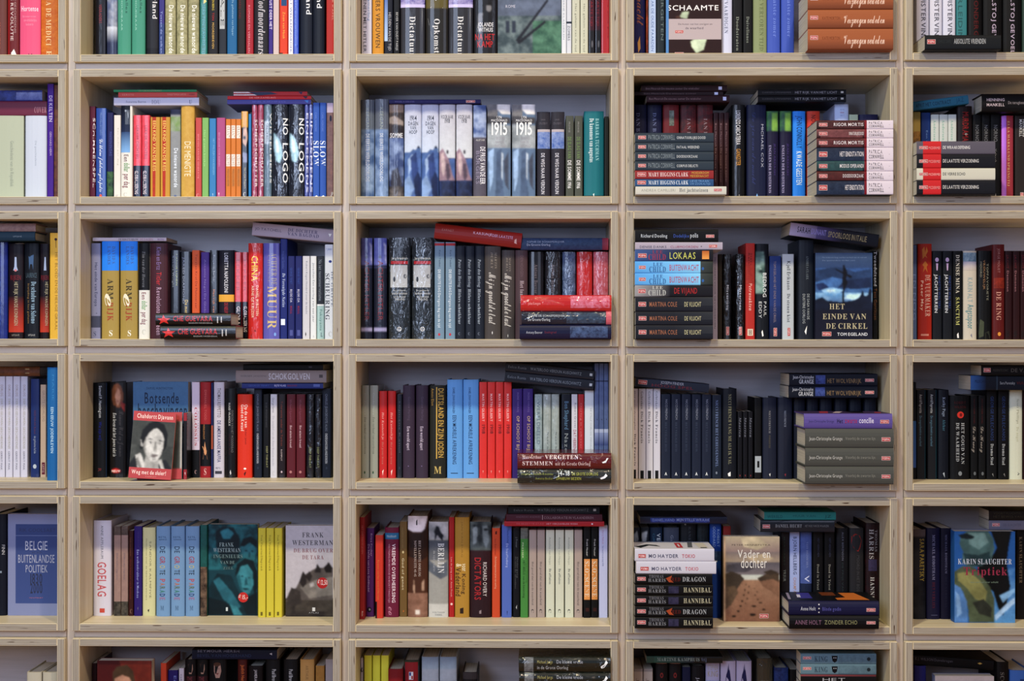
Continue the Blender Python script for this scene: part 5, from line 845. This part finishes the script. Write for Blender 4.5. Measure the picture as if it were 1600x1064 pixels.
F 1491.5 1586 830 2c6cac t3.6 d5.5|thick face-out blue cover of a woman seen from behind|p 0 100 0 60 2060a4 2c6cb0;Q 55 100 40 100 2c70b4 6ca4d8 60 5c9cd0;g 0c1418 60,0 94,0 90,14 86,34 92,60 86,80 80,92 72,84 64,66 48,56 36,46 40,36 60,30 70,18;g 14181c 70,0 88,0 84,40 88,70 78,80 66,54 72,30;g 4c6c70 10,6 20,0 56,0 64,8 66,20 60,32 44,38 24,40 12,34 14,22 8,14;g 6c8c90 22,2 50,2 56,12 40,20 24,14;g 2c4850 14,24 40,26 58,22 60,34 40,38 20,36;g 1c2c34 6,4 20,2 34,6 28,9 12,8;g 5c6850 0,44 14,38 34,40 46,50 58,60 66,74 66,100 24,100 22,84 14,66 0,58;g 8c8c58 4,46 24,44 42,54 54,66 50,78 34,74 20,62 6,54;g 3c4038 30,78 48,74 62,84 60,94 40,90;g 5c8cc4 0,58 10,62 20,76 22,100 0,100;g 88b0dc 2,66 8,70 12,90 4,94;g a8c8e8 66,92 84,80 100,72 100,78 80,90 68,98;g 88b8e0 74,70 100,62 100,66 80,78;S 5 95 30 36 c8ccd4 KARIN SLAUGHTER;S 14 88 39 48 a82430 Triptiek;T 26 72 55 56.5 889878 een verhaal over schuld
U 1588 1604 827 1c1414|black brown paperback at the frame edge with beige author|s 28 56 8 60 94846c KARIN SLAUGHTER
L 1545 1630 808 823.5 7c7a8c d8|lilac grey paperback lying, lower of two|m 6 20 30 64;t 26 60 34 60 686878 DE SLACHTER
L 1545 1630 791.5 807 282220 d7.5|brown black paperback lying under the box top|t 8 60 16 40 4c4c38 VOORTVLUCHTIG;t 8 90 50 74 504c38 HET BEWIJS VAN SCHULD
@ 5 0 4
U*2:24.5 42 65 1050 bcb8a8|pale cream paperback, only its head in view|
@ 5 1 9
U 140 151 1036 3c1418|dark red spine beside the portrait cover|
F 152 237 1032 742222 t3 d4|face-out dark red cover with a greying man's head|p 0 100 0 100 5c1a1c 6c2020;g 7c3020 40,0 100,0 100,30 60,30;g 54402c 28,12 36,6 54,4 66,10 70,22 68,34 28,34;g b88c74 32,18 46,14 60,17 66,26 62,40 50,48 38,42 31,30;o 42 26 2.6 1.2 3c2820;o 56 26 2.6 1.2 3c2820
U 251 260 1036 cc4c20 d8|orange paperback beside the portrait cover|
U 262 278 1047 342470|purple blue paperback with white title head|t 60 84 6 30 8894d0 Emma
U 279.5 287.5 1044 c4bcc4|slim white paperback with portrait neighbours|t 30 60 6 40 605c68 GESPREK
U*2:18.5 289 306.5 1030 3c1c20|dark maroon paperback with small portrait head|p 0 100 0 17 141214;g b08c78 32,4 70,4 74,10 62,15 40,15;o 52 4 5.5 4 2c1c14;B 20 70 18 22 90484c THE;
U 326.5 354 1030 141114 h|black book with larger smiling portrait|g b89484 30,4 66,4 72,12 62,19 40,19 30,12;o 48 5 8 4.6 5c3c28;o 42 9.5 1.2 .8 301c18;o 58 9.5 1.2 .8 301c18;g 8c4c44 42,14 58,14 50,16
U 371.5 386 1029 5c2018 h|dark orange brown book with orange author|b 40 74 6 30 d87828 Judith Herman
U 388 411 1040 1c1216|black book with white bold letters|b 44 62 4 20 d0c8c8 JAMERA N
U 415 438 1030 18191c|black book with white author line, left copy|b 46 72 10 26 d0d0d0 Paul Brevet
U 443 465.5 1030 18191c|black book with white author line, right copy|b 40 66 10 26 d0d0d0 Paul Brevet
U 469 491 1030 bc9454|tan gold paperback, taller|t 40 60 6 30 907040 ARTHUR VAN
U 493 507 1040 b08438/8c6428:60|golden brown paperback, shorter|
U 508.5 521 1030 a49c9c|grey white paperback by the box side|
L 300 433 1010.5 1026 1a2442 d8|navy paperback lying over the portrait books|b 6 56 2 26 8c90a8 SEYMOUR HERSH;b 6 70 44 76 3c4c70 BEVEL VAN HOGERHAND;z c0c4d0 91,40 94,30 94,54
@ 5 2 9
U 555.5 567.5 1028 c0bcc4|white paperback with black ball emblem|o 48 12 3 5 101014;b 36 60 24 46 3c3c40 MARINUS
U*3:13.2 569 581 1024 d4d01c|bright yellow paperback with dark letters low down|b 30 60 40 60 3c3c10 HET WERELD
U 606.5 629.5 1045 8c2028 d7|dark red paperback with white page top|
U 631 655 1031 4c4c50 h|grey book with red panel and small crest|q 0 100 0 6 3c4434 585c48 40;p 8 92 2 28 a02830;p 34 62 12 20 d8d8dc;p 36 48 12.5 16 3c5098;p 50 60 16 19.5 b83c3c;g 2c2c30 40,44 50,30 60,44 60,60 40,60
U*2:28 659 685.5 1026 b4bcc4 h x|white photographic hardback with grey bush and blue sky|p 0 100 0 12 8ca0b8 a8b8c4;q 4 96 24 38 a8b0b4 5c5c58 90;g 6c6c68 8,32 30,26 50,30 70,26 92,30 84,36 50,40 20,38
U 723 746 1050 2c282a d10|black book with grey top standing alone h|p 0 100 0 8 4c4444;q 10 90 12 30 a8a0b8 504860 60
L 811 954 1075.5 1099 16221a w d-1|dark green wrapped hardback in the cut off stack, third h|r 0 6 0 100 141a18;t 20 56 20 40 b0b4a8 Michael Jurgs De kleine vrede;t 20 54 54 74 b0b4a8 in de Grote Oorlog
L 811 954 1051 1075 16221a w d-1|dark green wrapped hardback in the cut off stack, second h|q 6 16 2 98 888c90 404448 80;t 20 37 20 40 b8b064 Michael Jurgs;t 41 70 18 40 b8bcc8 De kleine vrede;t 20 54 56 78 c8ccd0 in de Grote Oorlog;z e8ecf0 89,60 93,44 95,20 97,34 93,66 90,72
L 810.5 954 1026.5 1050.5 16221a w d-1|dark green wrapped hardback in the cut off stack, topmost h|q 6 16 2 98 888c90 404448 80;t 20 37 20 40 b8b064 Michael Jurgs;t 41 70 18 40 b8bcc8 De kleine vrede;t 20 54 56 78 c8ccd0 in de Grote Oorlog;z e8ecf0 89,60 93,44 95,20 97,34 93,66 90,72
L 811 954 1100 1124 16221a w d-1|dark green wrapped hardback in the cut off stack, fourth h|
L 811 954 1124.6 1148 16221a w d-1|dark green wrapped hardback in the cut off stack, fifth h|
L 811 954 1148.6 1172 16221a w d-1|dark green wrapped hardback in the cut off stack, sixth h|
L 811 954 1172.6 1207 16221a w d-1|dark green wrapped hardback in the cut off stack, lowest h|
@ 5 3 10
U*2:15.5 990 1004.5 1045 b8aca0 d8|beige paperback head under the green spine|s 30 60 10 30 806c64 JAN;p 0 100 0 3 98908c
U*2:21 1024 1043.5 1032 201a1c h|dark book with small red ring, under the green spine|o 50 15 3.6 6 903430;o 50 15 1.6 3 201a1c;p 8 92 0 3 9c7c74
U 1066 1079 1042 20264a|navy paperback under the green spine|t 40 70 20 40 404c80 DE TIJD
U 1080.5 1100 1040 1c1a20|black paperback with white spaced letters|b 40 64 12 36 b0b0b8 JANSEN
U 1102.8 1124.5 1032.5 b0acc8|lilac white paperback with pale landscape and tan letters|B 12 88 4 9 a89c80 STEPHEN;B 12 88 10 16 a89c80 KING;q 0 100 20 34 a8b0c8 6c80b0 70
U*2:24.7 1126 1149.7 1032.5 b4acc4|lilac white paperback with navy castle silhouette|z 2c2c5c 44,10 46,4 48,10 52,2 55,10 58,8 64,16 72,26 68,34 32,34 28,24 36,14;p 28 74 34 37 2c2c5c
U 1182 1207.5 1028 3c3c30 w|olive black wrapped book beside the castle pair|T 20 80 22 25 7c7c74 STEPHEN;T 32 68 27 30 7c7c74 KING;p 14 86 28 28.5 5c5c50
U 1209.5 1232 1043 1c2a58/3c5490:80|mottled dark blue book under grey blue ones|b 40 76 28 36 98a0b0 H
U 1234 1249 1046 18141a|black book under grey blue ones|t 50 80 12 20 b05030 ZO
L 1010 1129 1016.5 1027.5 141c20 g d7|black paperback with green end, touching the box top|r 0 10 0 100 285044;r 10 62 0 100 2c5c50 1c3040;s 14 70 20 70 a0b0a8 MARTINE KAMPHUIS;s 72 79 20 70 8090b0 Vrij
L 1131 1246 1013 1022.5 6c8894 d8|grey blue paperback lying beneath the box top|s 20 44 10 60 3c4c5c KING
L 1251 1369 1168 1196 2a3c4c d3|slate paperback, lowest of the cut off stack by the box side|
L 1251 1369 1140 1167 2a3c4c d3|slate paperback, second from the floor by the box side|
L 1251 1369 1114 1139 2a3c4c d3|slate paperback, third from the floor by the box side|
L 1251 1369 1086 1113 2a3c4c d3|slate paperback, fourth from the floor by the box side|
L 1251 1369 1061 1085 2a3c4c d3|slate paperback, fifth from the floor by the box side|
L 1251 1369 1047.5 1060 1c1a1e d3|black paperback with pink edge, low in the cut off stack|r 0 100 0 20 904c54 6c3038;t 28 60 40 80 b8b8bc HET
L 1251 1369 1030 1046.5 6c8a98 d3|grey blue paperback with black ghost emblem, lower|$KG
L 1251 1369 1013 1029.5 6c8a98 d3|grey blue paperback with black ghost emblem, upper|$KG
@ 5 4 9
U 1429 1447 1040 3c3c84|violet blue paperback head in the dark box|
U 1556.5 1576 1034 1c1612 h|brown black hardback with cream letters|s 30 62 10 40 8c8478 SCORPIO
U 1578 1610 1047 4c7cc0|light blue book at the frame corner|b 48 66 6 20 24447c I;r 66 100 0 100 2474c0
F 1461 1553 1056 7c84a4 t3 d5|face-out grey blue cover with pale top, barely in view|p 0 100 0 6 a8a0a8;q 0 100 10 100 6c7494 9098b0 50
L 1424 1552 1026 1042 0e0c10 d9 a-4|black paperback tilted in the dark box, lower of two|t 4 50 24 50 706c74 E.J. WILSON Duivelsregen;z c0a050 80,40 83,30 86,40 83,50
'''
MACRO = {
'PC': lambda a: f"p 0 66 0 100 {a[1]} {a[2]};q 5 60 5 95 {a[1]} {a[2]} 60;m 3 14 30 70;b {100-34-float(a[3])*.8:.0f} 61.5 30 66 e0dce0 {a[0]};p 62.5 65.5 0 100 8c2434;p 65.5 100 0 100 d4ccd8;b 68 86 18 46 201c24 PATRICIA;b 68 88 54 82 201c24 CORNWELL;t 94 96 45 55 555 -",
'VM': lambda a: f"p 8 31 0 100 cc2830;m 3 14 38 62;b 15 30 42 62 f0a0a0 MCDERMID;b 33 {33+len(a[0])*2.2:.0f} 36 60 {a[1]} {a[0]}",
'CHE': lambda a: "p 0 100 12 18 384048;z d83830 10,14 13,42 20,44 15,62 17,88 11,72 5,90 7,62 2,46 9,42;b 23 76 24 66 d83434 CHE GUEVARA;t 44 76 76 86 c8c8c8 BIOGRAFIE VAN EEN IDEAAL;b 81 84 30 80 d0d0d0 I;b 86 89 30 76 d0d0d0 I",
'MC': lambda a: "r 50 100 0 60 2a2e3a 3c4048;m 4 14 34 66;b 18 54 34 66 b07858 MARTINA COLE;b 63 85 34 66 c8c49c DE VLUCHT",
'LC': lambda a: "r 0 88 0 100 58a8e4 88ccf0;r 84 100 0 100 4c5454 38403c;m 5 14 36 66;s 23 36 10 40 284888 LEE;s 18 40 44 90 284888 CHILD;b 44 82 28 78 c04858 BUITENWACHT;o 87 62 2.6 3.4 3870b0",
'WV': lambda a: "t 3 24 36 62 8894a0 Eelco Runia;t 28 86 34 64 98a4b0 WATERLOO VERDUN AUSCHWITZ;z c0c8d0 95,34 98,34 98,60 95,60",
'JG': lambda a: "b 4 28 14 40 c8ccd4 Jean-Christophe;b 11 28 48 82 d0d4dc GRANGE;q 30 41 12 84 28306c 6078c0 70;b 43 82 40 76 98805c HET WOLVENRIJK;m 86 96 40 66",
'VL': lambda a: "b 4 42 42 60 c0c0bc Jean-Christophe Grange;t 45 79 42 58 989890 Voorbij de zwarte lijn;m 86 96 44 66",
'TG': lambda a: "s 36 62 36 86 6c6460 Het geval dat van de waarheid;s 30 64 90 95 282428 C",
'TH': lambda a: f"m 3 14 28 64;s 18 37 8 38 888890 THOMAS;s 17 40 42 74 989aa0 HARRIS;q 43 56 15 80 2c2c48 {a[2]} 90;s 62 98 24 70 {a[1]} {a[0]}",
'RD': lambda a: "m 3 14 28 64;s 18 37 8 38 888890 THOMAS;s 17 40 42 74 989aa0 HARRIS;g b85828 40,40 48,14 46,50 50,80 44,76;s 47 59 32 68 7c2c20 RED;s 61 92 26 70 b8bcc0 DRAGON",
'KG': lambda a: "m 3 14 28 56;s 18 36 24 76 384858 KING;z 181820 41,20 49,20 48,70 45,86 42,70;o 44 40 1 1 c8d0d8;o 46.5 40 1 1 c8d0d8;q 50 100 10 90 6c8a98 485c68 60;o 90 50 4 4 28343c",
}
# ------------------------------------------------------------------ reading the list
def book_list():
    cur = None; out = []
    for line in DATA.strip().split('\n'):
        if not line.strip() or 'SKIP' in line: continue
        if line[0] == '@':
            p = line.split(); cur = (int(p[1]), int(p[2]), float(p[3])/100); continue
        hd, desc, rest = line.split('|', 2)
        p = hd.split(); k = p[0]; n = 1; step = 0
        if '*' in k: k, q = k.split('*'); n, step = int(q.split(':')[0]), float(q.split(':')[1])
        hard = desc.endswith(' h'); desc = desc[:-2] if hard else desc
        if k == 'L': x0, x1, y0, y1, c, *op = p[1:]; y1 = float(y1)
        else: x0, x1, y0, c, *op = p[1:]; y1 = None
        o = {}
        for q in op:
            if q in ('g', 'w'): o['gloss'] = q
            elif q == 'h': hard = True
            else: o[q[0]] = float(q[1:] or 1)
        c2, mo = c, 0
        if '/' in c: c, c2 = c.split('/'); c2, mo = c2.split(':')
        if rest.startswith('$'):
            q = rest[1:].split(' ', 1); a = q[1].split('|') if len(q) > 1 else []; rest = MACRO[q[0]](a)
        items = parse_items(rest)
        out.append(dict(cell=cur, k=k, x0=float(x0), x1=float(x1), y0=float(y0), y1=y1, c=lin(c), c2=lin(c2), mo=float(mo)/100, hard=hard, o=o, desc=desc, items=items, n=n, step=step))
    return out
BOOKS = book_list()
make_glyphs({(it[0].lower(), ch) for b in BOOKS for it in b['items'] if it[0].lower() in 'tbsic' for ch in it[-1]} | {('m', ch) for ch in 'POEMA'})
ORD = {2: ('left copy', 'right copy'), 3: ('leftmost of three', 'middle of three', 'rightmost of three'), 4: ('leftmost of four', 'second of four', 'third of four', 'rightmost of four'),
       5: ('leftmost of five', 'second of five', 'third of five', 'fourth of five', 'rightmost of five')}
SEEN = {}; PLACED = {}; COUNT = {}
def new_book(b, r, c, desc, t, w, h, mat, kind):
    hard = b['hard'] or (kind == 'U' and t > .0235 and not any(i[0] == 'm' for i in b['items']))
    name = 'hardcover_book' if hard else ('pocket_book' if any(i[0] == 'm' for i in b['items']) else 'paperback_book')
    root = bpy.data.objects.new(name, None); col.objects.link(root); root.empty_display_size = .03
    root.matrix_world = mat
    lab = f'{desc}, {ROWS[r]} {COLS[c]}'
    if lab in SEEN: print('DUP LABEL', lab)
    if len(lab.replace('-', ' ').split()) > 16:
        print('LONG', lab)
    SEEN[lab] = 1
    root['label'] = lab; root['category'] = 'book'; root['group'] = f'books in the shelf box of the {ROWS[r]}, {COLS[c]}'
    COUNT[name] = COUNT.get(name, 0)+1
    make_book(root, t, w, h, b['c'], b['c2'], b['mo'], hard, b['o'].get('gloss', 'm'), b['items'], kind, random.uniform(0, 40), 's' in b['o'], 'x' in b['o'])
    return root
bycell = {}
for b in BOOKS: bycell.setdefault(b['cell'], []).append(b)
for (r, c, D), bs in bycell.items():
    cx, cz = cell(r, c); lo, hi = cx+.0006, cx+IW-.0006; zf = cz+.0002
    sup = [(lo-.1, -.2, hi+.1, DEEP, zf, zf)]          # xa, ya, xb, yb, z at xa, z at xb
    lastx = lo; fboxes = []
    for b in [q for q in bs if q['k'] == 'F']:
        o = b['o']; d = o.get('d', D*100)/100; t = o.get('t', 2)/100
        xa, zt_ = at(b['x0'], b['y0'], d); xb, _ = at(b['x1'], b['y0'], d)
        xa = max(xa, lo); xb = min(xb, hi) if 'r' not in o else xb
        h = zt_-zf; w = xb-xa
        M = Matrix(((0, 1, 0, xa), (-1, 0, 0, d+t/2), (0, 0, 1, zf), (0, 0, 0, 1)))
        if 'r' in o or 'y' in o:
            piv = Matrix.Translation((xa, d+t, zf)); rr = Matrix.Rotation(math.radians(o.get('y', 0)), 4, 'Z') @ Matrix.Rotation(-math.radians(o.get('l', 0)), 4, 'X') @ Matrix.Rotation(math.radians(o.get('r', 0)), 4, 'Y')
            M = piv @ rr @ piv.inverted() @ M
            zl = min((M @ Vector(p)).z for p in ((x, y, 0) for x in (-t/2, t/2) for y in (0, w))); M = Matrix.Translation((0, 0, zf-zl)) @ M
        b['w_'] = w; new_book(b, r, c, b['desc'], t, w, h, M, 'F')
        if 'y' not in o: fboxes.append((xa, xb, d, d+t)); sup.append((xa, d, xb, d+t, zf+h, zf+h))
    for b in [q for q in bs if q['k'] == 'U']:
        o = b['o']
        for i in range(b['n']):
            d = o.get('d', D*100)/100 + random.uniform(-.002, .002)
            xa, zt_ = at(b['x0']+i*b['step'], b['y0'], d); xb, _ = at(b['x1']+i*b['step'], b['y0'], d)
            w = min(max(.105, .64*(zt_-zf))+random.uniform(-.004, .004), DEEP-.009-d)
            xa = max(xa, lastx+.0003, lo); xb = min(xb, hi)
            for fa, fb, fd, fe in fboxes:
                if xa < fb and xb > fa and d < fe and d+w > fd:
                    if (xa+xb)/2 < (fa+fb)/2 and xa < fa: xb = min(xb, fa-.0003) if xb-fa < .012 else xb
                    elif xb > fb and fb-xa < .012: xa = fb+.0003
                    if xa < fb and xb > fa: d = fe+.001; w = min(w, DEEP-.009-d)
            if xb-xa < .0025: print('THIN', r, c, b['desc'], xa, xb); 
            if xb-xa < .0012: continue
            lastx = xb; t = xb-xa-.0002; h = zt_-zf
            desc = b['desc']+(', '+ORD[b['n']][i] if b['n'] > 1 else '')
            new_book(b, r, c, desc, t, w, h, Matrix.Translation(((xa+xb)/2, d, zf)), 'U')
            sup.append((xa, d, xb, d+w, zf+h, zf+h))
    for b in sorted([q for q in bs if q['k'] == 'L'], key=lambda q: -q['y1']):
        o = b['o']; d = o.get('d', D*100)/100; a = math.radians(o.get('a', 0))
        xm, zm = at((b['x0']+b['x1'])/2, (b['y0']+b['y1'])/2, d)
        xa, z1 = at(b['x0'], b['y0'], d); xb, z0 = at(b['x1'], b['y1'], d)
        xa = max(xa, lo); xb = min(xb, hi); h = (xb-xa)/math.cos(a)
        t = at(b['x0'], b['y0'], d)[1]-at(b['x0'], b['y1'], d)[1]-.0002
        low = (z0-zf) < .2*IH or o.get('d', 9) < 0
        w = (D-d-.009) if (o.get('d', 9) < 4) else min(.66*h, DEEP-.012-d, .15)
        xc = (xa+xb)/2; t *= math.cos(a)
        zc = at((b['x0']+b['x1'])/2, (b['y0']+b['y1'])/2, d)[1]-t/2/math.cos(a)      # bottom line at the middle
        need = None
        for sa, ya, sb, yb, za, zb_ in sup:
            if sb <= xa+.001 or sa >= xb-.001 or yb <= d+.002 or ya >= d+w-.002: continue
            for x in (max(sa, xa), min(sb, xb)):
                zt_ = za+(zb_-za)*(x-sa)/(sb-sa); g = zt_-(zc+math.tan(a)*(x-xc))
                if need is None or g > need: need = g; who = (sa, sb, ya, yb, za)
        if need is not None:
            if need > -.02: zc += need+.0002
            else: print('FLOAT', r, c, b['desc'], round(need, 4))
            if abs(need) > .005: print('SHIFT %.4f' % need, r, c, b['desc'], [round(q,3) for q in who], round(d,3), round(xa,3), round(xb,3))
        top = max(zc+t/math.cos(a)+abs(math.tan(a))*(xb-xa)/2, 0) if False else zc+t+abs(math.tan(a))*(xb-xa)/2
        if top > cz+IH-.0005: print('CEIL %.4f' % (top-cz-IH), r, c, b['desc'])
        # local thickness X -> world up, local height Z -> world -X
        R = Matrix(((0, 0, -1, 0), (0, 1, 0, 0), (1, 0, 0, 0), (0, 0, 0, 1)))
        M = Matrix.Translation((xc, d, zc)) @ Matrix.Rotation(-a, 4, 'Y') @ Matrix.Translation((h/2, 0, t/2)) @ R
        new_book(b, r, c, b['desc'], t, w, h, M, 'L')
        ta = t/math.cos(a); k = math.tan(a)*(xb-xa)/2
        sup.append((xa, d, xb, d+w, zc+ta-k, zc+ta+k))
print('BOOKS', COUNT)
